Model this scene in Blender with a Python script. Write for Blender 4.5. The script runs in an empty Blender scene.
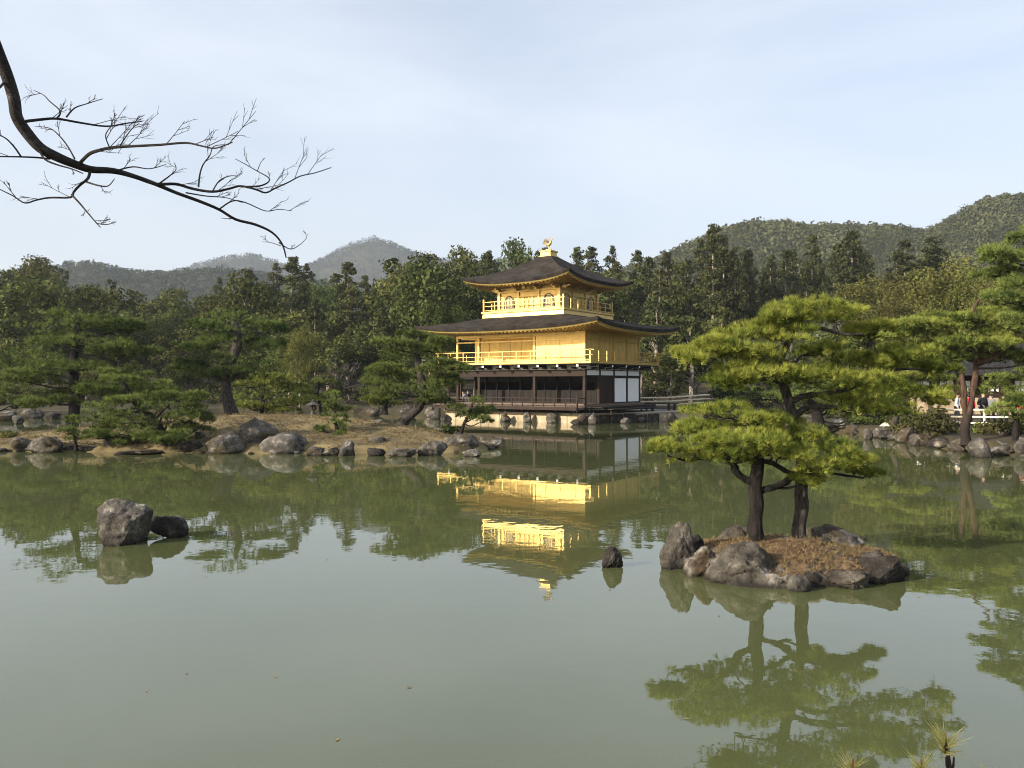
import bpy, bmesh, math, random
import numpy as np
from mathutils import Vector, Matrix, noise

# ------------------------------------------------------------------ camera, sky, sun, exposure
SC = bpy.context.scene
COL = SC.collection
F, CX, CY, CAMH = 830.0, 512.0, 384.0, 2.8

cam_data = bpy.data.cameras.new("camera")
cam_data.sensor_width = 36.0
cam_data.lens = 36.0 * F / 1024.0
cam_data.clip_start = 0.05
cam_data.clip_end = 6000
cam = bpy.data.objects.new("camera", cam_data)
COL.objects.link(cam)
cam.location = (0, 0, CAMH)
cam.rotation_euler = (math.radians(90), 0, 0)
SC.camera = cam

SUN_EL = math.radians(22)
SUN_ROT = math.radians(240)          # compass angle from +Y towards +X: sun low on the left, a little behind the camera
SUN_DIR = Vector((math.sin(SUN_ROT) * math.cos(SUN_EL), math.cos(SUN_ROT) * math.cos(SUN_EL), math.sin(SUN_EL)))
world = bpy.data.worlds.new("World")
SC.world = world
world.use_nodes = True
wn, wl = world.node_tree.nodes, world.node_tree.links
wn.clear()
w_out = wn.new("ShaderNodeOutputWorld")
w_bg = wn.new("ShaderNodeBackground")
w_bg.inputs["Strength"].default_value = 0.15
w_sky = wn.new("ShaderNodeTexSky")
w_sky.sky_type = 'NISHITA'
w_sky.sun_disc = False
w_sky.sun_elevation = SUN_EL
w_sky.sun_rotation = SUN_ROT
w_sky.altitude = 100
w_sky.air_density = 1.0
w_sky.dust_density = 3.5
w_sky.ozone_density = 1.0
w_tc = wn.new("ShaderNodeTexCoord")
w_map = wn.new("ShaderNodeMapping")
w_map.inputs["Scale"].default_value = (1.0, 1.0, 3.2)
w_map.inputs["Rotation"].default_value = (0.15, 0.25, 0.6)
w_noise = wn.new("ShaderNodeTexNoise")
w_noise.inputs["Scale"].default_value = 1.6
w_noise.inputs["Detail"].default_value = 5
w_noise.inputs["Roughness"].default_value = 0.5
w_noise.inputs["Distortion"].default_value = 0.5
w_ramp = wn.new("ShaderNodeValToRGB")
w_ramp.color_ramp.elements[0].position = 0.36
w_ramp.color_ramp.elements[0].color = (0.34, 0.34, 0.34, 1)
w_ramp.color_ramp.elements[1].position = 0.66
w_ramp.color_ramp.elements[1].color = (0.66, 0.66, 0.66, 1)
w_mix = wn.new("ShaderNodeMixRGB")
w_mix.inputs[2].default_value = (4.7, 4.95, 5.4, 1)      # thin high cloud veil
wl.new(w_tc.outputs["Generated"], w_map.inputs["Vector"])
wl.new(w_map.outputs["Vector"], w_noise.inputs["Vector"])
wl.new(w_noise.outputs["Fac"], w_ramp.inputs["Fac"])
wl.new(w_ramp.outputs["Color"], w_mix.inputs[0])
wl.new(w_sky.outputs["Color"], w_mix.inputs[1])
wl.new(w_mix.outputs["Color"], w_bg.inputs["Color"])
wl.new(w_bg.outputs["Background"], w_out.inputs["Surface"])

sun_data = bpy.data.lights.new("sun", 'SUN')
sun_data.energy = 5.0
sun_data.angle = math.radians(0.6)
sun_data.color = (1.0, 0.90, 0.74)
sun = bpy.data.objects.new("sun", sun_data)
COL.objects.link(sun)
sun.location = SUN_DIR * 50
sun.rotation_euler = (-SUN_DIR).to_track_quat('-Z', 'Y').to_euler()

SC.view_settings.view_transform = 'Standard'
SC.view_settings.look = 'None'
SC.view_settings.exposure = 0.62
SC.view_settings.gamma = 1.0
SC.view_settings.use_curve_mapping = False
SC.render.engine = 'CYCLES'
SC.cycles.use_denoising = True
SC.cycles.filter_width = 1.05
SC.cycles.denoising_prefilter = 'ACCURATE'
SC.cycles.max_bounces = 7
SC.cycles.diffuse_bounces = 3
SC.cycles.glossy_bounces = 4
SC.cycles.transmission_bounces = 3
SC.cycles.volume_bounces = 0
SC.cycles.caustics_reflective = False
SC.cycles.caustics_refractive = False
SC.cycles.sample_clamp_indirect = 6.0

RNG = np.random.default_rng(7)
random.seed(7)

# ------------------------------------------------------------------ helpers
def P(px, py, d):
    return Vector(((px - CX) / F * d, d, CAMH + (CY - py) / F * d))

def smooth(t):
    t = np.clip(t, 0, 1)
    return t * t * (3 - 2 * t)

def tag(o, label=None, cat=None, group=None, kind=None):
    if label: o["label"] = label
    if cat: o["category"] = cat
    if group: o["group"] = group
    if kind: o["kind"] = kind
    return o

def thing(name, label, cat, loc=(0, 0, 0), rotz=0.0, group=None):
    o = bpy.data.objects.new(name, None)
    o.empty_display_size = 0.2
    COL.objects.link(o)
    o.location = loc
    o.rotation_euler = (0, 0, rotz)
    return tag(o, label, cat, group)

def link_mesh(name, me, mat, parent=None, smooth_shade=False):
    if mat is not None:
        if isinstance(mat, (list, tuple)):
            for m in mat: me.materials.append(m)
        else:
            me.materials.append(mat)
    if smooth_shade:
        me.polygons.foreach_set("use_smooth", np.ones(len(me.polygons), dtype=bool))
    o = bpy.data.objects.new(name, me)
    COL.objects.link(o)
    if parent is not None: o.parent = parent
    return o

def mesh_np(name, V, Fc, attrs=None):
    """verts (n,3), faces (m,k) of one size -> mesh"""
    V = np.asarray(V, dtype=np.float32); Fc = np.asarray(Fc, dtype=np.int32)
    me = bpy.data.meshes.new(name)
    n, (m, k) = len(V), Fc.shape
    me.vertices.add(n); me.vertices.foreach_set("co", V.ravel())
    me.loops.add(m * k); me.loops.foreach_set("vertex_index", Fc.ravel())
    me.polygons.add(m); me.polygons.foreach_set("loop_start", np.arange(0, m * k, k, dtype=np.int32))
    if attrs:
        for an, av in attrs.items():
            a = me.attributes.new(an, 'FLOAT', 'POINT')
            a.data.foreach_set("value", np.asarray(av, dtype=np.float32).ravel())
    me.update(calc_edges=True)
    return me

class MB:
    """collects shapes, then builds ONE mesh object"""
    def __init__(self):
        self.v, self.f = [], []
    def add(self, vs, fs):
        b = len(self.v)
        self.v.extend([tuple(x) for x in vs])
        self.f.extend([tuple(i + b for i in q) for q in fs])
    def box(self, x0, x1, y0, y1, z0, z1):
        self.add([(x0, y0, z0), (x1, y0, z0), (x1, y1, z0), (x0, y1, z0), (x0, y0, z1), (x1, y0, z1), (x1, y1, z1), (x0, y1, z1)],
                 [(0, 3, 2, 1), (4, 5, 6, 7), (0, 1, 5, 4), (1, 2, 6, 5), (2, 3, 7, 6), (3, 0, 4, 7)])
    def beam(self, a, b, w, h, up=Vector((0, 0, 1))):
        a, b = Vector(a), Vector(b)
        d = (b - a).normalized()
        s = d.cross(up)
        if s.length < 1e-4: s = d.cross(Vector((0, 1, 0)))
        s.normalize(); u = s.cross(d)
        vs = [p + s * (w / 2 * i) + u * (h / 2 * j) for p in (a, b) for i, j in ((-1, -1), (1, -1), (1, 1), (-1, 1))]
        self.add(vs, [(0, 1, 2, 3), (7, 6, 5, 4), (0, 4, 5, 1), (1, 5, 6, 2), (2, 6, 7, 3), (3, 7, 4, 0)])
    def tube(self, pts, rad, n=8, sub=0, cap=True, wob=0.0):
        pts = [Vector(p) for p in pts]
        if not hasattr(rad, '__len__'): rad = [rad] * len(pts)
        if sub: pts, rad = catmull(pts, rad, sub)
        vs, fs = [], []
        prev = None
        for i, p in enumerate(pts):
            t = (pts[min(i + 1, len(pts) - 1)] - pts[max(i - 1, 0)])
            if t.length < 1e-9: t = Vector((0, 0, 1))
            t.normalize()
            if prev is None:
                prev = t.orthogonal().normalized()
            s = prev - t * prev.dot(t)
            if s.length < 1e-6: s = t.orthogonal()
            s.normalize(); prev = s
            u = t.cross(s)
            for k in range(n):
                a = 2 * math.pi * k / n
                r = rad[i]
                if wob: r *= 1 + wob * noise.noise(Vector((p.x * 3 + math.cos(a) * 1.3, p.y * 3 + math.sin(a) * 1.3, p.z * 2.2)) * (0.35 / max(rad[0], .02)) * .5)
                vs.append(p + s * (math.cos(a) * r) + u * (math.sin(a) * r))
        for i in range(len(pts) - 1):
            for k in range(n):
                fs.append((i * n + k, i * n + (k + 1) % n, (i + 1) * n + (k + 1) % n, (i + 1) * n + k))
        if cap:
            fs.append(tuple(range(n))[::-1]); fs.append(tuple((len(pts) - 1) * n + k for k in range(n)))
        self.add(vs, fs)
    def lathe(self, prof, n=16, c=(0, 0)):
        vs, fs = [], []
        for r, z in prof:
            for k in range(n):
                a = 2 * math.pi * (k + .5) / n
                vs.append((c[0] + r * math.cos(a), c[1] + r * math.sin(a), z))
        for i in range(len(prof) - 1):
            for k in range(n):
                fs.append((i * n + k, i * n + (k + 1) % n, (i + 1) * n + (k + 1) % n, (i + 1) * n + k))
        fs.append(tuple(range(n))[::-1]); fs.append(tuple((len(prof) - 1) * n + k for k in range(n)))
        self.add(vs, fs)
    def ellipsoid(self, c, r, n=12, m=8):
        vs, fs = [], []
        for j in range(m + 1):
            th = math.pi * j / m
            for k in range(n):
                a = 2 * math.pi * k / n
                vs.append((c[0] + r[0] * math.sin(th) * math.cos(a), c[1] + r[1] * math.sin(th) * math.sin(a), c[2] - r[2] * math.cos(th)))
        for j in range(m):
            for k in range(n):
                fs.append((j * n + k, j * n + (k + 1) % n, (j + 1) * n + (k + 1) % n, (j + 1) * n + k))
        self.add(vs, fs)
    def build(self, name, mat, parent=None, smooth_shade=False, bevel=0.0):
        me = bpy.data.meshes.new(name)
        me.from_pydata([tuple(x) for x in self.v], [], self.f)
        me.update()
        o = link_mesh(name, me, mat, parent, smooth_shade)
        if bevel:
            m = o.modifiers.new("bevel", 'BEVEL'); m.width = bevel; m.segments = 1; m.limit_method = 'ANGLE'
        return o

def catmull(pts, rad, sub):
    op, orr = [], []
    n = len(pts)
    for i in range(n - 1):
        p0, p1, p2, p3 = pts[max(i - 1, 0)], pts[i], pts[i + 1], pts[min(i + 2, n - 1)]
        for j in range(sub):
            t = j / sub
            op.append(0.5 * ((2 * p1) + (p2 - p0) * t + (2 * p0 - 5 * p1 + 4 * p2 - p3) * t * t + (3 * p1 - p0 - 3 * p2 + p3) * t ** 3))
            orr.append(rad[i] * (1 - t) + rad[i + 1] * t)
    op.append(pts[-1]); orr.append(rad[-1])
    return op, orr

# ------------------------------------------------------------------ materials
def new_mat(name):
    m = bpy.data.materials.new(name); m.use_nodes = True
    nt = m.node_tree; nt.nodes.clear()
    out = nt.nodes.new("ShaderNodeOutputMaterial")
    return m, nt.nodes, nt.links, out

def rgba(c): return (c[0], c[1], c[2], 1.0)

def surf(name, c1, c2, scale=4.0, rough=0.85, bump=0.0, bscale=None, metallic=0.0, detail=5, stretch=(1, 1, 1), spec=0.3, c3=None, c3pos=.72, coords="Object"):
    """noise-mixed two or three tone surface with bump"""
    m, N, L, out = new_mat(name)
    b = N.new("ShaderNodeBsdfPrincipled")
    tc = N.new("ShaderNodeTexCoord"); mp = N.new("ShaderNodeMapping"); mp.inputs["Scale"].default_value = stretch
    L.new(tc.outputs[coords], mp.inputs["Vector"])
    nz = N.new("ShaderNodeTexNoise"); nz.inputs["Scale"].default_value = scale; nz.inputs["Detail"].default_value = detail; nz.inputs["Roughness"].default_value = .6
    L.new(mp.outputs["Vector"], nz.inputs["Vector"])
    rp = N.new("ShaderNodeValToRGB")
    rp.color_ramp.elements[0].position = .36; rp.color_ramp.elements[0].color = rgba(c1)
    rp.color_ramp.elements[1].position = .64; rp.color_ramp.elements[1].color = rgba(c2)
    if c3:
        e = rp.color_ramp.elements.new(c3pos); e.color = rgba(c3)
    L.new(nz.outputs["Fac"], rp.inputs["Fac"])
    L.new(rp.outputs["Color"], b.inputs["Base Color"])
    b.inputs["Roughness"].default_value = rough
    b.inputs["Metallic"].default_value = metallic
    b.inputs["Specular IOR Level"].default_value = spec
    if bump:
        n2 = N.new("ShaderNodeTexNoise"); n2.inputs["Scale"].default_value = bscale or scale * 4; n2.inputs["Detail"].default_value = 6
        n2.inputs["Roughness"].default_value = .65
        L.new(mp.outputs["Vector"], n2.inputs["Vector"])
        bp = N.new("ShaderNodeBump"); bp.inputs["Strength"].default_value = bump; bp.inputs["Distance"].default_value = 0.05
        L.new(n2.outputs["Fac"], bp.inputs["Height"]); L.new(bp.outputs["Normal"], b.inputs["Normal"])
    L.new(b.outputs["BSDF"], out.inputs["Surface"])
    return m

def leaf_mat(name, c_dark, c_light, trans=0.3, objvar=0.35, hue=0.03):
    m, N, L, out = new_mat(name)
    at = N.new("ShaderNodeAttribute"); at.attribute_name = "tint"
    rp = N.new("ShaderNodeValToRGB")
    rp.color_ramp.elements[0].position = 0.0; rp.color_ramp.elements[0].color = rgba(c_dark)
    rp.color_ramp.elements[1].position = 1.0; rp.color_ramp.elements[1].color = rgba(c_light)
    L.new(at.outputs["Fac"], rp.inputs["Fac"])
    oi = N.new("ShaderNodeObjectInfo")
    hs = N.new("ShaderNodeHueSaturation")
    mv = N.new("ShaderNodeMapRange"); mv.inputs[3].default_value = 1 - objvar; mv.inputs[4].default_value = 1 + objvar
    L.new(oi.outputs["Random"], mv.inputs[0]); L.new(mv.outputs[0], hs.inputs["Value"])
    mu = N.new("ShaderNodeMath"); mu.operation = 'MULTIPLY'; mu.inputs[1].default_value = 7.31
    fr = N.new("ShaderNodeMath"); fr.operation = 'FRACT'
    L.new(oi.outputs["Random"], mu.inputs[0]); L.new(mu.outputs[0], fr.inputs[0])
    mh = N.new("ShaderNodeMapRange"); mh.inputs[3].default_value = .5 - hue; mh.inputs[4].default_value = .5 + hue * .6
    L.new(fr.outputs[0], mh.inputs[0]); L.new(mh.outputs[0], hs.inputs["Hue"])
    L.new(rp.outputs["Color"], hs.inputs["Color"])
    d = N.new("ShaderNodeBsdfDiffuse"); t = N.new("ShaderNodeBsdfTranslucent")
    L.new(hs.outputs["Color"], d.inputs["Color"]); L.new(hs.outputs["Color"], t.inputs["Color"])
    mx = N.new("ShaderNodeMixShader"); mx.inputs[0].default_value = trans
    L.new(d.outputs[0], mx.inputs[1]); L.new(t.outputs[0], mx.inputs[2])
    L.new(mx.outputs[0], out.inputs["Surface"])
    return m

def water_mat():
    m, N, L, out = new_mat("pond_water")
    b = N.new("ShaderNodeBsdfPrincipled")
    tc = N.new("ShaderNodeTexCoord")
    b.inputs["Roughness"].default_value = 0.015
    b.inputs["IOR"].default_value = 1.8
    b.inputs["Specular IOR Level"].default_value = 0.5
    big = N.new("ShaderNodeTexNoise"); big.inputs["Scale"].default_value = .11; big.inputs["Detail"].default_value = 3
    L.new(tc.outputs["Object"], big.inputs["Vector"])
    cr = N.new("ShaderNodeValToRGB")
    cr.color_ramp.elements[0].color = (.074, .086, .033, 1); cr.color_ramp.elements[0].position = .3
    cr.color_ramp.elements[1].color = (.088, .098, .040, 1); cr.color_ramp.elements[1].position = .7
    L.new(big.outputs["Fac"], cr.inputs["Fac"]); L.new(cr.outputs["Color"], b.inputs["Base Color"])
    n1 = N.new("ShaderNodeTexNoise"); n1.inputs["Scale"].default_value = 1.3; n1.inputs["Detail"].default_value = 2
    n2 = N.new("ShaderNodeTexNoise"); n2.inputs["Scale"].default_value = 6.5; n2.inputs["Detail"].default_value = 2
    n3 = N.new("ShaderNodeTexNoise"); n3.inputs["Scale"].default_value = .09; n3.inputs["Detail"].default_value = 2
    for n in (n1, n2, n3): L.new(tc.outputs["Object"], n.inputs["Vector"])
    mu = N.new("ShaderNodeMath"); mu.operation = 'MULTIPLY'; mu.inputs[1].default_value = .16
    L.new(n2.outputs["Fac"], mu.inputs[0])
    ad = N.new("ShaderNodeMath"); ad.operation = 'ADD'
    L.new(n1.outputs["Fac"], ad.inputs[0]); L.new(mu.outputs[0], ad.inputs[1])
    mr = N.new("ShaderNodeMapRange"); mr.inputs[1].default_value = .35; mr.inputs[2].default_value = .65; mr.inputs[3].default_value = .35; mr.inputs[4].default_value = 1.0
    L.new(n3.outputs["Fac"], mr.inputs[0])
    bp = N.new("ShaderNodeBump"); bp.inputs["Distance"].default_value = .0034
    L.new(mr.outputs[0], bp.inputs["Strength"])
    L.new(ad.outputs[0], bp.inputs["Height"]); L.new(bp.outputs["Normal"], b.inputs["Normal"])
    L.new(b.outputs["BSDF"], out.inputs["Surface"])
    return m

def rock_mat(name, dark, mid, lich, moss=None):
    m, N, L, out = new_mat(name)
    b = N.new("ShaderNodeBsdfPrincipled"); b.inputs["Roughness"].default_value = .9; b.inputs["Specular IOR Level"].default_value = .25
    tc = N.new("ShaderNodeTexCoord"); geo = N.new("ShaderNodeNewGeometry")
    n1 = N.new("ShaderNodeTexNoise"); n1.inputs["Scale"].default_value = 2.6; n1.inputs["Detail"].default_value = 8; n1.inputs["Roughness"].default_value = .68
    L.new(geo.outputs["Position"], n1.inputs["Vector"])
    rp = N.new("ShaderNodeValToRGB")
    rp.color_ramp.elements[0].position = .34; rp.color_ramp.elements[0].color = rgba(dark)
    rp.color_ramp.elements[1].position = .55; rp.color_ramp.elements[1].color = rgba(mid)
    e = rp.color_ramp.elements.new(.66); e.color = rgba(lich)
    L.new(n1.outputs["Fac"], rp.inputs["Fac"])
    vo = N.new("ShaderNodeTexVoronoi"); vo.inputs["Scale"].default_value = 7.0; vo.feature = 'DISTANCE_TO_EDGE'
    nd = N.new("ShaderNodeTexNoise"); nd.inputs["Scale"].default_value = 5.0; nd.inputs["Detail"].default_value = 4
    L.new(geo.outputs["Position"], nd.inputs["Vector"])
    mxv = N.new("ShaderNodeMixRGB"); mxv.inputs[0].default_value = .55
    L.new(geo.outputs["Position"], mxv.inputs[1]); L.new(nd.outputs["Color"], mxv.inputs[2])
    L.new(mxv.outputs[0], vo.inputs["Vector"])
    crk = N.new("ShaderNodeMapRange"); crk.inputs[1].default_value = 0; crk.inputs[2].default_value = .05; crk.inputs[3].default_value = .35; crk.inputs[4].default_value = 1
    L.new(vo.outputs["Distance"], crk.inputs[0])
    mc = N.new("ShaderNodeMixRGB"); mc.blend_type = 'MULTIPLY'; mc.inputs[0].default_value = .22
    L.new(rp.outputs["Color"], mc.inputs[1]); L.new(crk.outputs[0], mc.inputs[2])
    col = mc.outputs[0]
    if moss:
        n4 = N.new("ShaderNodeTexNoise"); n4.inputs["Scale"].default_value = 1.7; n4.inputs["Detail"].default_value = 6
        L.new(geo.outputs["Position"], n4.inputs["Vector"])
        ms = N.new("ShaderNodeMapRange"); ms.inputs[1].default_value = .52; ms.inputs[2].default_value = .6
        L.new(n4.outputs["Fac"], ms.inputs[0])
        m2 = N.new("ShaderNodeMixRGB"); m2.inputs[2].default_value = rgba(moss)
        L.new(ms.outputs[0], m2.inputs[0]); L.new(col, m2.inputs[1]); col = m2.outputs[0]
    # wet stain just above the pond's waterline
    sx = N.new("ShaderNodeSeparateXYZ"); L.new(geo.outputs["Position"], sx.inputs[0])
    wz = N.new("ShaderNodeMapRange"); wz.inputs[1].default_value = .02; wz.inputs[2].default_value = .10; wz.inputs[3].default_value = .35; wz.inputs[4].default_value = 1
    L.new(sx.outputs["Z"], wz.inputs[0])
    m3 = N.new("ShaderNodeMixRGB"); m3.blend_type = 'MULTIPLY'; m3.inputs[0].default_value = 1
    L.new(col, m3.inputs[1]); L.new(wz.outputs[0], m3.inputs[2])
    L.new(m3.outputs[0], b.inputs["Base Color"])
    n5 = N.new("ShaderNodeTexNoise"); n5.inputs["Scale"].default_value = 9; n5.inputs["Detail"].default_value = 9; n5.inputs["Roughness"].default_value = .7
    L.new(geo.outputs["Position"], n5.inputs["Vector"])
    bp = N.new("ShaderNodeBump"); bp.inputs["Strength"].default_value = 1.0; bp.inputs["Distance"].default_value = .10
    mm = N.new("ShaderNodeMath"); mm.operation = 'MULTIPLY_ADD'; mm.inputs[1].default_value = .12
    L.new(crk.outputs[0], mm.inputs[0]); L.new(n5.outputs["Fac"], mm.inputs[2])
    L.new(mm.outputs[0], bp.inputs["Height"]); L.new(bp.outputs["Normal"], b.inputs["Normal"])
    L.new(b.outputs["BSDF"], out.inputs["Surface"])
    return m

def roof_mat():
    m, N, L, out = new_mat("bark_shingle_roof")
    b = N.new("ShaderNodeBsdfPrincipled"); b.inputs["Roughness"].default_value = .92; b.inputs["Specular IOR Level"].default_value = .08
    tc = N.new("ShaderNodeTexCoord")
    n1 = N.new("ShaderNodeTexNoise"); n1.inputs["Scale"].default_value = 1.2; n1.inputs["Detail"].default_value = 8; n1.inputs["Roughness"].default_value = .7
    L.new(tc.outputs["Object"], n1.inputs["Vector"])
    rp = N.new("ShaderNodeValToRGB")
    rp.color_ramp.elements[0].position = .34; rp.color_ramp.elements[0].color = (.020, .017, .014, 1)
    rp.color_ramp.elements[1].position = .68; rp.color_ramp.elements[1].color = (.058, .049, .043, 1)
    L.new(n1.outputs["Fac"], rp.inputs["Fac"]); L.new(rp.outputs["Color"], b.inputs["Base Color"])
    mp = N.new("ShaderNodeMapping"); mp.inputs["Scale"].default_value = (2, 2, 26)
    L.new(tc.outputs["Object"], mp.inputs["Vector"])
    n2 = N.new("ShaderNodeTexNoise"); n2.inputs["Scale"].default_value = 1.0; n2.inputs["Detail"].default_value = 5
    L.new(mp.outputs["Vector"], n2.inputs["Vector"])
    bp = N.new("ShaderNodeBump"); bp.inputs["Strength"].default_value = 1.0; bp.inputs["Distance"].default_value = .12
    L.new(n2.outputs["Fac"], bp.inputs["Height"]); L.new(bp.outputs["Normal"], b.inputs["Normal"])
    L.new(b.outputs["BSDF"], out.inputs["Surface"])
    return m

M = {}
M['water'] = water_mat()
M['gold'] = surf('gold_leaf', (.49, .34, .102), (.60, .43, .148), scale=2.2, rough=.42, metallic=.62, bump=.12, bscale=14, spec=.5)
M['gold_panel'] = surf('gold_leaf_panel', (.58, .40, .120), (.70, .50, .17), scale=1.1, rough=.46, metallic=.6, bump=.1, bscale=5, spec=.5, stretch=(3, 3, 1))
M['roof'] = roof_mat()
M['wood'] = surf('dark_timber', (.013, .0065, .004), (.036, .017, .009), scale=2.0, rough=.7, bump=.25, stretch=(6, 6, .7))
M['wood_black'] = surf('near_black_timber', (.007, .005, .004), (.016, .011, .008), scale=3.0, rough=.75, bump=.2)  # near-black tone; inside the ground floor it deepens the shade
M['deck'] = surf('weathered_deck', (.11, .080, .062), (.20, .150, .115), scale=3.0, rough=.8, bump=.25, stretch=(1, 6, 6))
M['plaster'] = surf('white_plaster', (.84, .84, .83), (.88, .88, .87), scale=1.5, rough=.9)
M['grey_pane'] = surf('window_paper', (.50, .44, .32), (.60, .54, .40), scale=3, rough=.8)
M['podium'] = surf('pale_sandstone', (.34, .27, .18), (.50, .41, .28), scale=1.4, rough=.92, bump=.4, bscale=8, c3=(.56, .47, .34))
M['gravel'] = surf('pale_gravel', (.34, .31, .27), (.46, .42, .37), scale=6, rough=.95, bump=.5, bscale=30)
M['ground'] = surf('forest_floor', (.030, .026, .014), (.070, .055, .027), scale=.6, rough=.95, bump=.5, bscale=5, c3=(.07, .08, .03))
M['path'] = surf('earth_path', (.22, .16, .105), (.34, .26, .18), scale=.8, rough=.95, bump=.3)
M['drygrass'] = surf('dry_moss_lawn', (.070, .056, .026), (.235, .180, .088), scale=.85, rough=.95, bump=.8, bscale=16, c3=(.155, .150, .058), detail=9)
M['duff'] = surf('needle_litter', (.075, .042, .022), (.205, .125, .062), scale=3.2, rough=.95, bump=1.0, bscale=22, c3=(.30, .205, .105), detail=9)
M['hillfloor'] = surf('wooded_slope', (.030, .034, .016), (.055, .055, .026), scale=.05, rough=.95)
M['rock'] = rock_mat('lichen_rock', (.026, .023, .019), (.125, .110, .092), (.36, .335, .29), moss=(.070, .055, .030))
M['rock_pale'] = rock_mat('pale_rock', (.034, .030, .026), (.130, .118, .102), (.34, .315, .28))
M['rock_white'] = rock_mat('white_rock', (.32, .30, .27), (.62, .59, .53), (.78, .75, .69))
M['rock_dark'] = rock_mat('dark_rock', (.014, .012, .011), (.046, .040, .035), (.17, .15, .13))
M['rock_tan'] = rock_mat('tan_rock', (.026, .022, .018), (.118, .100, .080), (.31, .28, .235), moss=(.070, .050, .030))
M['bark'] = surf('pine_bark', (.005, .004, .0035), (.026, .020, .017), scale=9, rough=.95, bump=1.0, bscale=24, stretch=(1.6, 1.6, .6))
M['bark_grey'] = surf('grey_pine_bark', (.016, .013, .011), (.085, .072, .063), scale=11, rough=.95, bump=1.0, bscale=24, stretch=(1.6, 1.6, .6))
M['bark_red'] = surf('red_pine_bark', (.026, .016, .012), (.115, .066, .045), scale=5, rough=.9, bump=.8, bscale=14, stretch=(1.6, 1.6, .5))
M['bark_forest'] = surf('forest_bark', (.13, .105, .085), (.32, .275, .23), scale=2, rough=.95, bump=.4)
M['twig'] = surf('bare_twig', (.10, .08, .07), (.21, .175, .15), scale=2, rough=.95)
M['branch'] = surf('dark_branch_bark', (.016, .013, .012), (.050, .042, .037), scale=9, rough=.95, bump=.9, bscale=30, c3=(.17, .155, .14), c3pos=.74)
M['n_islet'] = leaf_mat('fresh_pine_needles', (.070, .105, .020), (.40, .42, .085), trans=.28, objvar=.04, hue=.004)
M['n_bright'] = leaf_mat('bright_pine_needles', (.048, .074, .018), (.31, .335, .078), trans=.24, objvar=.08, hue=.01)
M['n_pine'] = leaf_mat('pine_needles', (.030, .055, .016), (.225, .275, .075), trans=.20, objvar=.15, hue=.012)
M['n_deep'] = leaf_mat('deep_pine_needles', (.024, .044, .014), (.185, .230, .066), trans=.20, objvar=.12, hue=.012)
M['l_dark'] = leaf_mat('dark_leaves', (.026, .036, .013), (.128, .142, .046), trans=.2, objvar=.38, hue=.03)
M['l_green'] = leaf_mat('green_leaves', (.032, .048, .015), (.155, .180, .056), trans=.25, objvar=.35, hue=.03)
M['l_gold'] = leaf_mat('golden_leaves', (.055, .062, .018), (.200, .196, .060), trans=.3, objvar=.22, hue=.02)
M['l_cedar'] = leaf_mat('cedar_sprays', (.020, .026, .012), (.105, .112, .044), trans=.15, objvar=.34, hue=.02)
M['l_light'] = leaf_mat('soft_green_needles', (.038, .054, .020), (.140, .155, .056), trans=.28, objvar=.25, hue=.02)
M['l_hill'] = leaf_mat('hill_canopy', (.048, .054, .026), (.135, .142, .068), trans=.15, objvar=.0, hue=.0)
M['l_far'] = leaf_mat('distant_canopy', (.026, .036, .020), (.075, .085, .045), trans=.15, objvar=.0, hue=.0)
M['l_shrub'] = leaf_mat('shrub_leaves', (.035, .040, .016), (.150, .150, .060), trans=.25, objvar=.3, hue=.02)
M['l_dry'] = leaf_mat('dry_grass_blades', (.12, .082, .042), (.36, .275, .150), trans=.3, objvar=.05, hue=.0)
M['bamboo'] = surf('cut_bamboo_rail', (.66, .58, .43), (.80, .73, .58), scale=3, rough=.6)
M['fence_wood'] = surf('fence_timber', (.10, .078, .058), (.20, .16, .12), scale=3, rough=.85)
M['tile'] = surf('grey_roof_tile', (.022, .022, .023), (.045, .045, .047), scale=3, rough=.95, bump=.3, spec=.05)
M['lantern'] = surf('lantern_granite', (.045, .042, .036), (.12, .11, .095), scale=9, rough=.95, bump=.6)
M['wall_tan'] = surf('tan_board_wall', (.33, .25, .16), (.44, .35, .24), scale=2, rough=.85)
M['skin'] = surf('skin', (.50, .31, .22), (.56, .36, .26), scale=6, rough=.6)
M['hair'] = surf('black_hair', (.012, .010, .009), (.025, .02, .018), scale=20, rough=.5)
M['bud'] = surf('pine_bud', (.16, .085, .035), (.30, .17, .075), scale=30, rough=.8)
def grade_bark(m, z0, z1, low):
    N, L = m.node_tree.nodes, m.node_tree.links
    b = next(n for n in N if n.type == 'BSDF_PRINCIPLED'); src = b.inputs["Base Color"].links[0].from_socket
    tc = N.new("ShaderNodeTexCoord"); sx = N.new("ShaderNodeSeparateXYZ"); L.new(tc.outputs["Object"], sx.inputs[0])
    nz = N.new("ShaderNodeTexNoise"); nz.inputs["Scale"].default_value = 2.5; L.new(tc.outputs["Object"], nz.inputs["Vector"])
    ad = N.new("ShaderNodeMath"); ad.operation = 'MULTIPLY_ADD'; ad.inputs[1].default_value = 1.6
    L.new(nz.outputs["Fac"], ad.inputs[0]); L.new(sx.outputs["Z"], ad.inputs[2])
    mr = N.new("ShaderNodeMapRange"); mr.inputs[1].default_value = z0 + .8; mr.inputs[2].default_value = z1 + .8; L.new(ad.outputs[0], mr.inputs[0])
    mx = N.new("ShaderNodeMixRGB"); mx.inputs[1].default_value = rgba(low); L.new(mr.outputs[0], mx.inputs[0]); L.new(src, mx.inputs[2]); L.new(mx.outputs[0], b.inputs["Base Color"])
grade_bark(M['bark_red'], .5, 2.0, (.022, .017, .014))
def cloth(name, c): return surf(name, [x * .8 for x in c], [min(1, x * 1.15) for x in c], scale=8, rough=.9)

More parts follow.
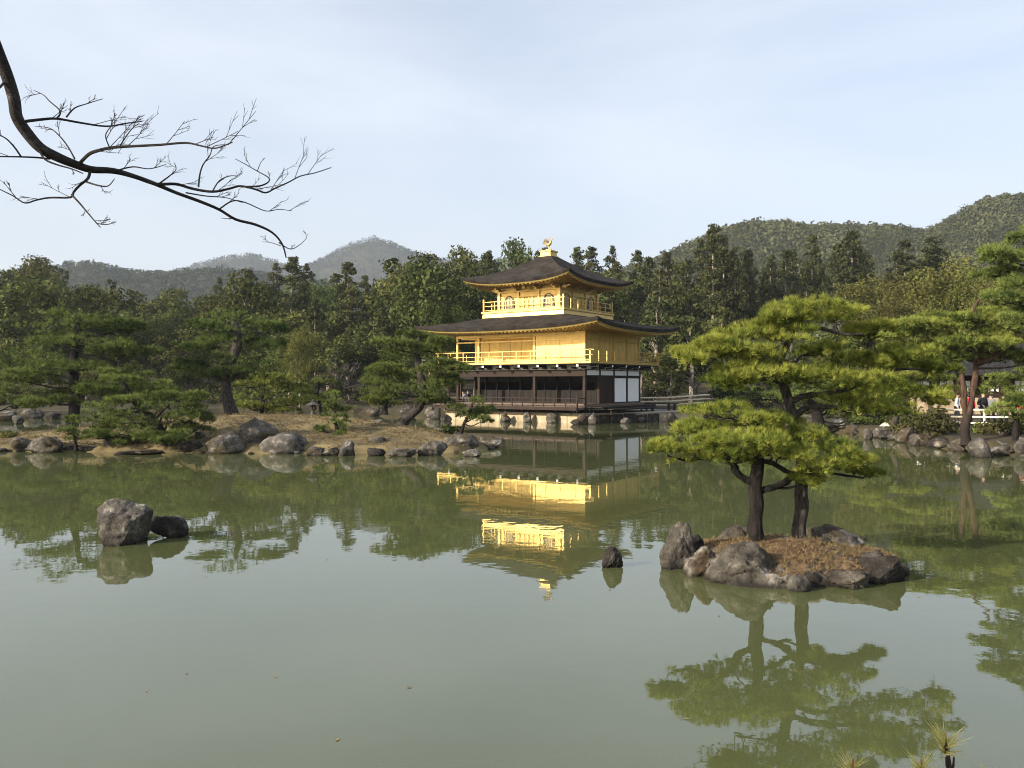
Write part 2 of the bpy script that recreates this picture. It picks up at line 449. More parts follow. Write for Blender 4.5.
# ------------------------------------------------------------------ ground, pond, hills
POND = np.array([(-70, 4.2), (-20, 3.9), (-6, 3.5), (0, 3.2), (6, 3.4), (20, 4.4), (30, 12), (27, 26), (20.6, 31.0), (19.1, 32.6), (18.6, 36), (19.0, 41),
                 (19.2, 45), (18.4, 48.3), (18.2, 53), (19.2, 58), (17.4, 62.5), (14.6, 66), (11.5, 71), (2, 74), (-8, 76), (-15, 79), (-26, 78), (-36, 72), (-46, 66), (-60, 58), (-70, 50)], float)
PENIN = np.array([(-31, 37.5), (-26, 35.6), (-21, 34.4), (-16, 33.7), (-10, 33.3), (-5, 33.2), (-2.2, 33.8), (-.9, 35.2), (-.8, 37), (-1.6, 39.5), (-3.2, 42), (-5.6, 44), (-9, 47.5),
                  (-13, 48.5), (-16.5, 47), (-19, 43.5), (-22.5, 40.3), (-27, 39.6), (-31, 39.6)], float)

def poly_sd(poly, x, y):
    """signed distance, positive inside"""
    x = np.asarray(x, float); y = np.asarray(y, float)
    best = np.full(x.shape, 1e9); inside = np.zeros(x.shape, bool)
    n = len(poly)
    for i in range(n):
        x0, y0 = poly[i]; x1, y1 = poly[(i + 1) % n]
        dx, dy = x1 - x0, y1 - y0
        t = np.clip(((x - x0) * dx + (y - y0) * dy) / (dx * dx + dy * dy), 0, 1)
        best = np.minimum(best, np.hypot(x - x0 - t * dx, y - y0 - t * dy))
        c = (y0 > y) != (y1 > y)
        with np.errstate(divide='ignore', invalid='ignore'):
            xi = (x1 - x0) * (y - y0) / (y1 - y0 + 1e-12) + x0
        inside ^= c & (x < xi)
    return np.where(inside, best, -best)

def wavy(x, y, s, a):
    return a * (np.sin(x * s + 1.3) * np.cos(y * s * 1.17 + .4) + .5 * np.sin(x * s * 2.3 + y * s * 1.9 + 2))

def ground_h(x, y):
    x = np.asarray(x, float); y = np.asarray(y, float)
    d = -poly_sd(POND, x, y)                       # distance outside the pond
    h = np.where(d < 0, -.7 * smooth(-d / 1.2) - .02, -.02 + .52 * smooth(d / .8) + .35 * smooth((d - 1) / 5))
    near = (y < 8) & (d > 0)
    h = np.where(near, h + .25 * smooth(d / 2), h)
    rise = np.clip(y - 88, 0, 85) * .085
    side = np.maximum(0, x - 40) * .06 + np.maximum(0, -x - 62) * .05
    h = h + np.where(d > 0, np.minimum(rise + side * smooth((y - 30) / 40) + wavy(x, y, .11, .25) * smooth(d / 8), 46), 0)
    return h

def gh(x, y): return float(ground_h(np.array([x]), np.array([y]))[0])

def penin_h(x, y):
    d = poly_sd(PENIN, x, y) + wavy(np.asarray(x), np.asarray(y), .9, .12)
    return np.where(d > 0, -.05 + .34 * smooth(d / .55) + 1.0 * smooth((d - .3) / 6.2) + wavy(np.asarray(x), np.asarray(y), .8, .04), -.05 + np.maximum(d, -1) * .6)
def ph(x, y): return float(penin_h(np.array([x]), np.array([y]))[0])

def grid_mesh(name, xs, ys, hf, mat, kind='structure'):
    X, Y = np.meshgrid(xs, ys)
    Z = hf(X, Y)
    V = np.stack([X, Y, Z], -1).reshape(-1, 3)
    nx, ny = len(xs), len(ys)
    i = (np.arange(ny - 1)[:, None] * nx + np.arange(nx - 1)[None, :]).ravel()
    Fc = np.stack([i, i + 1, i + nx + 1, i + nx], -1)
    o = link_mesh(name, mesh_np(name, V, Fc), mat, None, True)
    o["kind"] = kind
    return o

xs = np.concatenate([np.linspace(-3000, -140, 18)[:-1], np.linspace(-140, -50, 40)[:-1], np.linspace(-50, 50, 220)[:-1], np.linspace(50, 140, 40)[:-1], np.linspace(140, 3000, 18)])
ys = np.concatenate([np.linspace(-60, 1, 14)[:-1], np.linspace(1, 90, 200)[:-1], np.linspace(90, 200, 60)[:-1], np.linspace(200, 3000, 24)])
grid_mesh('ground', xs, ys, ground_h, M['ground'])

wm = MB(); wm.add([(-75, 2, 0), (40, 2, 0), (40, 84, 0), (-75, 84, 0)], [(0, 1, 2, 3)])
pond = wm.build('water', M['water']); pond["kind"] = 'structure'

grid_mesh('island_ground', np.linspace(-33, 1, 190), np.linspace(31.5, 50.5, 120), penin_h, M['drygrass'])

def ridge(name, d0, spread, prof, canopy_mat, n_clumps, csize, quads, seed, jag, floor=None):
    """a hill whose crest runs at depth d0 through the given (px, py) points, with its far-off wood as one mass"""
    rng = np.random.default_rng(seed)
    px = np.array([p[0] for p in prof], float); py = np.array([p[1] for p in prof], float)
    cx = (px - CX) / F * d0; cz = CAMH + (CY - py) / F * d0 - csize * .8
    def hf(X, Y):
        c = np.interp(X, cx, cz)
        t = (Y - d0) / spread
        z = c * np.exp(-np.where(t < 0, np.abs(t) ** 1.7, (t * .8) ** 2))
        z = z * (1 + .05 * np.sin(X / spread * 9 + 1) * np.cos(Y / spread * 7)) - 4
        return z + wavy(X, Y, 5.5 / spread, .003 * d0)
    x0, x1 = cx.min(), cx.max()
    grid_mesh('hills', np.linspace(x0, x1, 90), np.linspace(d0 - 1.9 * spread, d0 + 1.2 * spread, 60), hf, M['hillfloor'])
    CXs = rng.uniform(x0, x1, n_clumps); CYs = d0 + spread * (rng.beta(2.2, 1.6, n_clumps) * 1.9 - 1.55)
    CZ = hf(CXs, CYs)
    s = csize * rng.uniform(.55, 1.25, n_clumps) * (1 + jag * (rng.random(n_clumps) > .93))
    k = quads
    U = rng.normal(size=(n_clumps, k, 3)); U /= np.linalg.norm(U, axis=2, keepdims=True); U[..., 2] = np.abs(U[..., 2]) * 1.0 - .15
    C = np.stack([CXs, CYs, CZ + s * .35], -1)[:, None, :] + U * (s[:, None, None] * np.array([.62, .62, .95]))
    patch = .16 * np.sin(CXs / spread * 11 + 2 * np.sin(CYs / spread * 7)) + .14 * np.sin(CXs / spread * 23 - CYs / spread * 19)
    s = s * (1 + .35 * patch / .3)
    tint = np.clip((rng.beta(2, 2.4, n_clumps) + patch)[:, None] + rng.normal(0, .12, (n_clumps, k)), 0, 1)
    V, Fc = leaf_cards(C.reshape(-1, 3), U.reshape(-1, 3), np.repeat(s, k) * .21, rng)
    o = link_mesh('woodland', mesh_np('woodland', V, Fc, {'tint': np.repeat(tint.ravel(), 4)}), canopy_mat)
    return tag(o, kind='stuff')

def leaf_cards(C, Nrm, size, rng, aspect=.62, jitter=.55):
    """diamond leaf cards at C facing roughly Nrm"""
    n = len(C)
    Nn = Nrm + rng.normal(0, jitter, (n, 3)); Nn /= np.linalg.norm(Nn, axis=1, keepdims=True) + 1e-9
    R = rng.normal(size=(n, 3)); A = np.cross(Nn, R); A /= np.linalg.norm(A, axis=1, keepdims=True) + 1e-9
    B = np.cross(Nn, A)
    s = np.asarray(size).reshape(-1, 1) * rng.uniform(.7, 1.3, (n, 1))
    V = np.stack([C - A * s, C - B * s * aspect, C + A * s, C + B * s * aspect], 1).reshape(-1, 3)
    return V, np.arange(n * 4).reshape(-1, 4)

tag(ridge('hill', 2100, 560, [(-200, 300), (60, 290), (130, 283), (175, 276), (205, 270), (232, 260), (256, 256), (285, 264), (310, 264), (335, 254), (355, 247), (378, 244), (400, 247), (430, 252), (480, 262), (600, 270), (760, 290), (900, 320)],
          M['l_far'], 24000, 8.6, 10, 11, .15), 'hazy blue woodland covering the twin peaked far hills on the left', 'woodland', kind='stuff')
tag(ridge('hill', 860, 260, [(-250, 285), (-80, 276), (0, 275), (60, 271), (95, 267), (130, 268), (180, 267), (215, 266), (250, 272), (330, 280), (430, 285), (600, 300)],
          M['l_far'], 15000, 5.0, 10, 12, .25), 'grey green woodland on the low ridge in front of the far hills', 'woodland', kind='stuff')
tag(ridge('hill', 540, 190, [(520, 300), (600, 268), (650, 252), (690, 238), (730, 229), (765, 223), (800, 220), (840, 219), (870, 222), (895, 229), (915, 234), (950, 240), (1010, 246), (1150, 250)],
          M['l_hill'], 28000, 2.9, 16, 13, .5), 'olive green woodland covering the rounded hill behind the tall cedars', 'woodland', kind='stuff')
tag(ridge('hill', 460, 150, [(850, 290), (890, 248), (915, 234), (940, 221), (965, 209), (990, 200), (1015, 196), (1050, 193), (1120, 190), (1250, 200)],
          M['l_hill'], 18000, 2.7, 16, 14, .5), 'olive green woodland on the steep hillside at the right edge', 'woodland', kind='stuff')

# air
hz = MB(); hz.box(-3600, 3600, -90, 3600, -3, 450)
hm, HN, HL, hout = new_mat("haze_air")
hv = HN.new("ShaderNodeVolumePrincipled")
hv.inputs["Color"].default_value = (.80, .88, 1.0, 1)
hv.inputs["Density"].default_value = 0.00020
hv.inputs["Anisotropy"].default_value = 0.2
HL.new(hv.outputs[0], hout.inputs["Volume"])
haze = hz.build('haze', hm); haze["kind"] = 'stuff'

# ------------------------------------------------------------------ the golden pavilion
TH = math.radians(-35.5)
PC = Vector((2.91, 65.9, 0))
pav = thing('golden_pavilion', 'three storey gold leafed pavilion with dark curved roofs standing at the pond edge', 'pavilion', PC, TH)
HX, HY = 5.85, 4.275

def hip_roof(ex, ey, ix, iy, z0, rise, lift, power, th_dark, th_gold, wall_x, wall_y, z_wall, curve, tag_name):
    """curved hip roof: bark shingle shell, gold fascia strip and gold soffit with rafters"""
    nt, nv = 40, 12
    def top(side, t, v):
        a = (1 - v)
        sx, sy = {0: (t, -1), 1: (1, t), 2: (-t, 1), 3: (-1, -t)}[side]
        bow = 1 + .012 * abs(t) ** 4 * a
        x = sx * (ix + (ex - ix) * a) * bow; y = sy * (iy + (ey - iy) * a) * bow
        g = v ** curve
        z = z0 + rise * g + lift * abs(t) ** power * a ** 1.6
        return (x, y, z)
    shell, edge, fas, sof, raf = MB(), MB(), MB(), MB(), MB()
    for s in range(4):
        vs = [top(s, -1 + 2 * i / nt, j / nv) for j in range(nv + 1) for i in range(nt + 1)]
        fs = [(j * (nt + 1) + i, j * (nt + 1) + i + 1, (j + 1) * (nt + 1) + i + 1, (j + 1) * (nt + 1) + i) for j in range(nv) for i in range(nt)]
        shell.add(vs, fs)
        row = [Vector(top(s, -1 + 2 * i / nt, 0)) for i in range(nt + 1)]
        def inset(p, dz, k):
            return Vector((p.x * (1 - k / ex), p.y * (1 - k / ey), p.z + dz))
        # thick dark edge of the shingle, stepping back towards its foot
        r1 = [inset(p, -th_dark * .45, .015) for p in row]; r2 = [inset(p, -th_dark, .06) for p in row]
        for A, B in ((row, r1), (r1, r2)):
            edge.add([*A, *B], [(i, nt + 1 + i, nt + 2 + i, i + 1) for i in range(nt)])
        g0 = [inset(p, -th_dark + .004, .10) for p in row]; g1 = [inset(p, -th_dark - th_gold, .16) for p in row]
        edge.add([*r2, *g0], [(i, nt + 1 + i, nt + 2 + i, i + 1) for i in range(nt)])
        fas.add([*g0, *g1], [(i, nt + 1 + i, nt + 2 + i, i + 1) for i in range(nt)])
        # soffit from fascia foot back to the wall plate
        def wallpt(i):
            t = -1 + 2 * i / nt
            sx, sy = {0: (t, -1), 1: (1, t), 2: (-t, 1), 3: (-1, -t)}[s]
            return Vector((sx * wall_x, sy * wall_y, z_wall))
        W = [wallpt(i) for i in range(nt + 1)]
        mid = [g1[i].lerp(W[i], .45) + Vector((0, 0, .08)) for i in range(nt + 1)]
        for A, B in ((g1, mid), (mid, W)):
            sof.add([*A, *B], [(i, nt + 1 + i, nt + 2 + i, i + 1) for i in range(nt)])
        n_r = int(2 * (ex if s % 2 == 0 else ey) / .36)
        for q in range(n_r):
            t = -1 + 2 * (q + .5) / n_r
            i = (t + 1) / 2 * nt; i0 = min(int(i), nt - 1); fr = i - i0
            a = g1[i0].lerp(g1[i0 + 1], fr) + Vector((0, 0, -.015)); b = W[i0].lerp(W[i0 + 1], fr) + Vector((0, 0, -.02))
            m_ = mid[i0].lerp(mid[i0 + 1], fr) + Vector((0, 0, -.02))
            raf.beam(a.lerp(m_, .06), m_, .10, .10); raf.beam(m_, b, .10, .10)
    ro = shell.build('roof', M['roof'], pav, True)
    edge.build('roof_edge', M['roof'], ro)
    fas.build('fascia', M['gold'], ro, True)
    sof.build('soffit', M['gold'], ro, True)
    raf.build('rafters', M['gold'], ro)
    return ro

# lower and upper roofs
hip_roof(HX + 2.3, HY + 2.3, 3.6, 3.6, 6.98, 1.02, .40, 3.2, .27, .11, HX + .05, HY + .05, 6.62, 1.25, 'lower')
top_roof = hip_roof(4.9, 4.9, .45, .45, 10.62, 2.35, .50, 3.0, .25, .11, 2.83, 2.83, 10.32, 1.42, 'upper')

def part(mb, name, mat, parent=pav, **k): return mb.build(name, M[mat], parent, **k)

# stone podium and gravel court: foot of the pavilion on the pond edge
PZ = .66
plan = [(-HX - .9, -HY - .35), (HX + .25, -HY - .35), (8.7, 1.8), (10.6, 7.2), (-HX - .9, 7.2)]
def prism(mb, poly, z0, z1):
    n = len(poly)
    mb.add([(x, y, z0) for x, y in poly] + [(x, y, z1) for x, y in poly], [tuple(range(n))[::-1], tuple(range(n, 2 * n))] + [(i, (i + 1) % n, n + (i + 1) % n, n + i) for i in range(n)])
m = MB(); prism(m, plan, -.7, PZ)
pod = part(m, 'podium', 'podium')
m = MB(); prism(m, [(-HX - .95, -HY - .42), (HX + .29, -HY - .42), (8.78, 1.8), (10.68, 7.25), (-HX - .95, 7.25)], PZ + .005, PZ + .05)
part(m, 'court_gravel', 'gravel', pod)
m = MB(); r = random.Random(3)
x = -HX - .9
while x < HX + .2:
    w = r.uniform(.8, 1.7); m.box(x + .012, min(HX + .25, x + w) - .012, -HY - .39, -HY - .30, -.3, PZ - .01 - r.uniform(0, .06)); x += w
part(m, 'facing_blocks', 'podium', pod, bevel=.02)
m = MB()
p0, p1 = Vector((HX + .25, -HY - .35, 0)), Vector((8.7, 1.8, 0))
for k in range(6):
    a_, b_ = p0.lerp(p1, (k + .03) / 6), p0.lerp(p1, (k + .97) / 6); zt = PZ - r.uniform(.02, .12)
    m.beam(a_ + Vector((.02, 0, zt / 2 - .2)), b_ + Vector((.02, 0, zt / 2 - .2)), .12, zt + .4)
part(m, 'court_edge_stones', 'rock_dark', pod, bevel=.03)

# ground floor -----------------------------------------------------
FL1 = 1.36
m = MB(); m.box(-HX - 1.25, HX + .1, -HY - 1.35, HY, FL1 - .38, FL1 - .22); m.box(-HX, HX, -HY + .02, HY, FL1 - .22, FL1)
for i in range(9):                                   # short stilts under the veranda
    xx = -HX - 1.1 + i * 1.5
    m.box(xx - .06, xx + .06, -HY - .28, -HY - .16, PZ, FL1 - .382)
deck = part(m, 'veranda_deck', 'deck')
m = MB(); m.box(-HX - 1.3, HX + .15, -HY - 1.42, -HY - 1.352, FL1 - .42, FL1 - .20)
part(m, 'deck_edge', 'wood', deck)
m = MB()                                             # veranda railing
zr = FL1 - .22
m.box(-HX - 1.25, HX + .25, -HY - 1.31, -HY - 1.25, zr + .62, zr + .68)
m.box(-HX - 1.15, HX + .1, -HY - 1.30, -HY - 1.26, zr + .36, zr + .40)
n = 14
for i in range(n + 1):
    xx = -HX - 1.15 + (2 * HX + 1.25) * i / n
    m.box(xx - .03, xx + .03, -HY - 1.31, -HY - 1.25, zr, zr + .62)
m.box(HX + .07, HX + .17, -HY - 1.33, -HY - 1.23, zr - .3, zr + .80)
m.box(HX + .08, HX + .14, -HY - 1.25, -HY - .2, zr + .62, zr + .67)
m.box(HX + .07, HX + .17, -HY - .3, -HY - .2, zr - .1, zr + .74)
rail = part(m, 'veranda_railing', 'wood')
# columns
for xx in (-HX, -HX + 2.13, HX - 4.37, HX - .09):
    m = MB(); m.box(xx - .11, xx + .11, -HY - .0, -HY + .22, FL1, 3.36)
    part(m, 'column', 'wood', bevel=.015)
# right face: bays
b4 = 2 * HY / 4
for i in range(1, 5):
    yy = -HY + b4 * i
    m = MB(); m.box(HX - .2, HX + .02, yy - .10, yy + .10, FL1, 3.36)
    part(m, 'column', 'wood', bevel=.015)
# recessed interior wall, lattice shutters, posts: shade deepened by a near-black colour
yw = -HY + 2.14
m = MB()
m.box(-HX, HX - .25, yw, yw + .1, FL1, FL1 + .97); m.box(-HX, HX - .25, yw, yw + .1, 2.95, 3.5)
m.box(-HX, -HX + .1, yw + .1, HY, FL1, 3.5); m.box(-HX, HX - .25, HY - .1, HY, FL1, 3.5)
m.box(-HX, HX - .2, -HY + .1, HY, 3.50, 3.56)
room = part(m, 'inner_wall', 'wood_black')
m = MB()
for i in range(10):
    x0 = -HX + .2 + i * 1.13
    m.box(x0, x0 + 1.0, yw - .05, yw - .004, FL1 + .02, FL1 + .95)
    for k in range(1, 9):
        m.box(x0 + k * .111 - .01, x0 + k * .111 + .01, yw - .066, yw - .052, FL1 + .04, FL1 + .93)
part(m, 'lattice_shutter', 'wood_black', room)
m = MB()
for i in range(11):
    x0 = -HX + .12 + i * 1.13; m.box(x0 - .05, x0 + .05, yw - .09, yw - .006, FL1, 3.36)
part(m, 'inner_posts', 'wood_black', room)
# head beam, plaster frieze strips
m = MB()
m.box(-HX - .05, HX + .06, -HY - .06, -HY + .16, 3.36, 3.84)
m.box(HX - .18, HX + .06, -HY + .16, HY + .06, 3.36, 3.44)
m.box(HX - .18, HX + .06, -HY + .16, HY + .06, 3.80, 3.86)
m.box(-HX - .05, -HX + .18, -HY + .16, HY, 3.36, 3.84)
part(m, 'head_beam', 'wood')
m = MB()
for i in range(4):
    y0 = -HY + b4 * i + .18; m.box(HX - .10, HX - .01, y0, y0 + b4 - .24, 3.445, 3.795)
fr = part(m, 'frieze_panel', 'plaster')
for i in range(5):
    m = MB(); yy = -HY + b4 * i; m.box(HX - .12, HX + .05, yy - .07 + .12 * (i == 0), yy + .07 + .1 * (i == 0), 3.442, 3.798)
    part(m, 'frieze_post', 'wood', fr)
# brown board door and the two white sliding screens on the right face
m = MB()
for k in range(7):
    y0 = -HY + b4 + .12 + k * (b4 - .24) / 7; m.box(HX - .12, HX - .04 + .012 * (k % 2), y0 + .004, y0 + (b4 - .24) / 7 - .004, FL1, 3.358)
part(m, 'board_door', 'wood')
for i in (2, 3):
    y0 = -HY + b4 * i + .13
    m = MB(); m.box(HX - .10, HX - .03, y0, y0 + b4 - .26, FL1 + .08, 3.24)
    pn = part(m, 'white_screen', 'plaster')
    for za, zb in ((3.245, 3.355), (FL1 - .02, FL1 + .075)):
        m = MB(); m.box(HX - .11, HX - .01, y0 - .03, y0 + b4 - .23, za, zb); part(m, 'screen_rail', 'wood_black', pn)
# plaster strip between the brackets that carry the balcony
m = MB(); m.box(-HX, HX - .02, -HY + .02, -HY + .08, 3.845, 4.20); m.box(HX - .08, HX - .021, -HY + .08, HY, 3.865, 4.20)
st = part(m, 'bracket_wall', 'plaster')
m = MB()
nb = 14
for i in range(nb + 1):
    xx = -HX + 2 * HX * i / nb
    if i % 2 == 0: m.box(xx - .10, xx + .10, -HY - 1.05, -HY + .015, 4.02, 4.19)
    m.box(xx - .14, xx + .14, -HY - .35, -HY + .018, 3.90, 4.02)
for i in range(1, 9):
    yy = -HY + 2 * HY * i / 8
    if i % 2 == 0: m.box(HX - .015, HX + 1.05, yy - .10, yy + .10, 4.02, 4.19)
    m.box(HX - .018, HX + .35, yy - .14, yy + .14, 3.90, 4.02)
m.box(HX + .05, HX + .95, -HY - .95, -HY - .05, 4.06, 4.18)
m.box(-HX - 1.0, HX + 1.08, -HY - 1.07, -HY - .93, 4.195, 4.245); m.box(HX + .93, HX + 1.07, -HY - .92, HY + 1.0, 4.195, 4.245)
part(m, 'bracket_arms', 'wood_black', st)
for i in range(0, nb + 1, 2):
    m = MB(); xx = -HX + 2 * HX * i / nb; m.box(xx - .085, xx + .085, -HY - 1.062, -HY - 1.052, 4.035, 4.175); part(m, 'bracket_tip', 'plaster', st)
for i in range(2, 9, 2):
    m = MB(); yy = -HY + 2 * HY * i / 8; m.box(HX + 1.052, HX + 1.062, yy - .085, yy + .085, 4.035, 4.175); part(m, 'bracket_tip', 'plaster', st)

# steps and bench on the right
m = MB(); m.box(HX + .16, HX + 1.5, -HY - .15, HY - .2, 1.10, 1.2); m.box(HX + 1.35, HX + 1.48, -HY + .3, HY - .25, .90, 1.09)
for yy in (-HY, 0, HY - .5): m.box(HX + .3, HX + .42, yy, yy + .12, PZ, 1.09)
part(m, 'side_platform', 'wood_black')
m = MB(); m.box(HX + 1.55, HX + 2.1, -HY + .3, HY - 1.2, .98, 1.05)
for yy in (-HY + .5, HY - 1.5): m.box(HX + 1.75, HX + 1.87, yy, yy + .12, PZ, .98)
part(m, 'step', 'wood')
m = MB(); m.box(HX + .3, HX + 2.6, HY + .1, HY + 1.6, 1.20, 1.29)
for xx in (HX + .4, HX + 2.3):
    for yy in (HY + .2, HY + 1.3): m.box(xx, xx + .13, yy, yy + .13, PZ, 1.195)
part(m, 'bench_platform', 'wood')

# low fishing porch on the far left, with its own small roof
m = MB()
m.box(-HX - 5.2, -HX - .2, -.9, 2.6, 3.05, 3.17)
a = [(-HX - 5.7, -1.4, 3.18), (-HX - .1, -1.4, 3.18), (-HX - .1, 3.1, 3.18), (-HX - 5.7, 3.1, 3.18), (-HX - 4.1, .85, 4.05), (-HX - .1, .85, 4.05)]
m.add(a, [(0, 1, 5, 4), (2, 3, 4, 5), (3, 0, 4), (1, 2, 5), (0, 3, 2, 1)])
po = part(m, 'porch_roof', 'roof')
for xx in (-HX - 5.0, -HX - 2.6):
    for yy in (-.7, 2.3):
        m = MB(); m.box(xx - .08, xx + .08, yy, yy + .16, -.6, 3.049); part(m, 'porch_post', 'wood', po)
m = MB(); m.box(-HX - 5.3, -HX - 1.26, -1.0, 2.6, 1.0, 1.12); m.box(-HX - 5.3, -HX - 1.3, -1.06, -1.0, 1.60, 1.66)
for k in range(5): m.box(-HX - 5.25 + k * .95, -HX - 5.19 + k * .95, -1.05, -1.005, 1.12, 1.60)
part(m, 'porch_deck', 'deck', po)

# second floor -----------------------------------------------------
FL2 = 4.30
m = MB(); m.box(-HX - 1.15, HX + 1.15, -HY - 1.15, HY + 1.15, FL2 - .052, FL2 + .12)
bal = part(m, 'balcony_floor', 'gold', bevel=.01)
def railing(hx, hy, z, hs, mat, name, parent, n_x, n_y, over=.28, cr=.035, posts_tall=True):
    m = MB()
    for k, zz in enumerate(hs):
        o = over if k == len(hs) - 1 else (over * .6 if k == len(hs) - 2 else -.02)
        r_ = cr if k == len(hs) - 1 else cr * .8
        for sy in (-1, 1): m.box(-hx - o, hx + o, sy * hy - r_, sy * hy + r_, z + zz - r_, z + zz + r_)
        for sx in (-1, 1): m.box(sx * hx - r_ * .96, sx * hx + r_ * .96, -hy - o, hy + o, z + zz - r_ * .97, z + zz + r_ * .97)
    for sy in (-1, 1):
        for i in range(n_x + 1):
            xx = -hx + 2 * hx * i / n_x
            m.box(xx - .032, xx + .032, sy * hy - .031, sy * hy + .031, z, z + hs[-1] - .01)
    for sx in (-1, 1):
        for i in range(1, n_y):
            yy = -hy + 2 * hy * i / n_y
            m.box(sx * hx - .031, sx * hx + .031, yy - .032, yy + .032, z, z + hs[-1] - .01)
    for sx in (-1, 1):
        for sy in (-1, 1): m.box(sx * hx - .06, sx * hx + .06, sy * hy - .06, sy * hy + .06, z, z + hs[-1] + (.22 if posts_tall else .05))
    return part(m, name, mat, parent)
railing(HX + 1.05, HY + 1.05, FL2 + .12, (.10, .42, .78), 'gold', 'balcony_railing', bal, 11, 9, cr=.028, posts_tall=False)
# solid right half of the front wall + right face
xs0 = HX - 4.37
m = MB()
m.box(xs0, HX - .08, -HY + .05, -HY + .17, FL2 + .12, 6.36)          # flush front
m.box(HX - .17, HX - .05, -HY + .17, HY, FL2 + .12, 6.36)            # right face
m.box(-HX + .1, xs0 - .06, -HY + 2.14, -HY + 2.26, FL2 + .12, 6.6)  # recessed front wall
m.box(xs0 - .055, xs0 + .06, -HY + .171, -HY + 2.26, FL2 + .12, 6.36)
m.box(-HX + .1, HX - .18, HY - .12, HY, FL2 + .12, 6.36)
m.box(-HX + .1, -HX + .22, -HY + 2.27, HY - .13, FL2 + .12, 6.36)
m.box(-HX + .2, xs0 - .06, -HY + .21, -HY + 2.13, 6.28, 6.35)
wall2 = part(m, 'gilded_wall', 'gold_panel')
m = MB()
for k in range(1, 4):
    m = MB(); xx = xs0 + 4.33 * k / 4
    m.box(xx - .02, xx + .02, -HY + .03, -HY + .047, FL2 + .13, 6.2); part(m, 'wall_batten', 'gold', wall2)
for k in range(7):
    m = MB(); xx = -HX + .5 + k * 1.05
    m.box(xx - .03, xx + .03, -HY + 2.11, -HY + 2.137, FL2 + .13, 6.2); part(m, 'wall_batten', 'gold', wall2)
for k in range(12):
    m = MB(); yy = -HY + .3 + k * (2 * HY - .4) / 12
    m.box(HX - .048, HX - .034, yy - .015, yy + .015, FL2 + .13, 6.2); part(m, 'wall_batten', 'gold', wall2)
m = MB(); m.box(xs0 - .45, xs0 - .08, -HY + 2.09, -HY + 2.135, FL2 + .2, 5.9)
part(m, 'brown_shutter', 'deck', wall2)  # narrow brown strip at the inner end of the recessed wall
for xx in (-HX, -HX + 2.13, xs0, HX - .06):
    m = MB(); m.box(xx - .09, xx + .09, -HY - .02, -HY + .16, FL2 + .12, 6.36); part(m, 'gilded_column', 'gold')
for i in range(1, 5):
    yy = -HY + b4 * i - (.08 if i == 4 else 0)
    m = MB(); m.box(HX - .13, HX + .04, yy - .085, yy + .085, FL2 + .12, 6.36); part(m, 'gilded_column', 'gold')
m = MB(); m.box(-HX - .07, HX + .07, -HY - .06, -HY + .2, 6.36, 6.62); m.box(HX - .2, HX + .07, -HY + .2, HY + .07, 6.36, 6.62); m.box(-HX - .07, -HX + .2, -HY + .2, HY + .07, 6.36, 6.62)
m.box(-HX - .02, HX + .05, -HY - .04, -HY + .045, 5.98, 6.07); m.box(HX - .04, HX + .06, -HY + .05, HY + .05, 5.98, 6.07)
part(m, 'gilded_beam', 'gold')

# third floor ------------------------------------------------------
FL3 = 8.42
m = MB()
h0, h1 = 3.78, 3.72
for a, b, za, zb in ((h0 - .03, h0, 7.55, 7.66), (h0, h1, 7.66, 8.28), (h1 + .10, h1 + .10, 8.28, FL3)):
    m.add([(-a, -a, za), (a, -a, za), (a, a, za), (-a, a, za), (-b, -b, zb), (b, -b, zb), (b, b, zb), (-b, b, zb)],
          [(0, 3, 2, 1), (4, 5, 6, 7), (0, 1, 5, 4), (1, 2, 6, 5), (2, 3, 7, 6), (3, 0, 4, 7)])
base3 = part(m, 'upper_base', 'gold')
railing(3.66, 3.66, FL3, (.10, .44, .76), 'gold', 'upper_railing', base3, 7, 7, over=.12, cr=.024)
H3 = 2.78
m = MB(); m.box(-H3, H3, -H3, H3, FL3, 10.34)
wall3 = part(m, 'upper_wall', 'gold')
for sx, sy in ((-1, -1), (1, -1), (1, 1), (-1, 1)):
    m = MB(); m.box(sx * H3 - .12, sx * H3 + .12, sy * H3 - .12, sy * H3 + .12, FL3, 10.1); part(m, 'gilded_column', 'gold')
m = MB()
for k in range(4):
    def lay(x0, x1, d0, d1, z0, z1):
        """box on wall face k, u across, d outwards"""
        if k == 0: m.box(x0, x1, -H3 - d1, -H3 - d0, z0, z1)
        elif k == 1: m.box(H3 + d0, H3 + d1, x0, x1, z0, z1)
        elif k == 2: m.box(-x1, -x0, H3 + d0, H3 + d1, z0, z1)
        else: m.box(-H3 - d1, -H3 - d0, -x1, -x0, z0, z1)
    for u in (-.95, .95): lay(u - .08, u + .08, 0.003, .10, FL3, 10.08)
    lay(-2.66, 2.66, .003, .13, 9.90, 10.07)
    lay(-2.66, 2.66, .003, .07, 9.52, 9.60)
    lay(-2.66, 2.66, .003, .08, FL3 + .02, FL3 + .16)
    # panelled double door
    for u in (-.84, -.42, 0, .42, .84): lay(u - .025, u + .025, .003, .06, FL3 + .17, 9.51)
    for z in (8.85, 9.22): lay(-.82, .82, .003, .05, z, z + .05)
    for u in (-.62, -.2, .2, .62):
        for q in (0, 1, 2): lay(u - .13 + q * .09, u - .10 + q * .09, .003, .035, 9.28, 9.5)
    # brackets under the eaves
    for u in (-2.6, -.95, .95, 2.6):
        lay(u - .10, u + .10, .14, .55, 10.0, 10.12); lay(u - .07, u + .07, .14, .85, 10.125, 10.22)
part(m, 'wall_frames', 'gold', wall3)
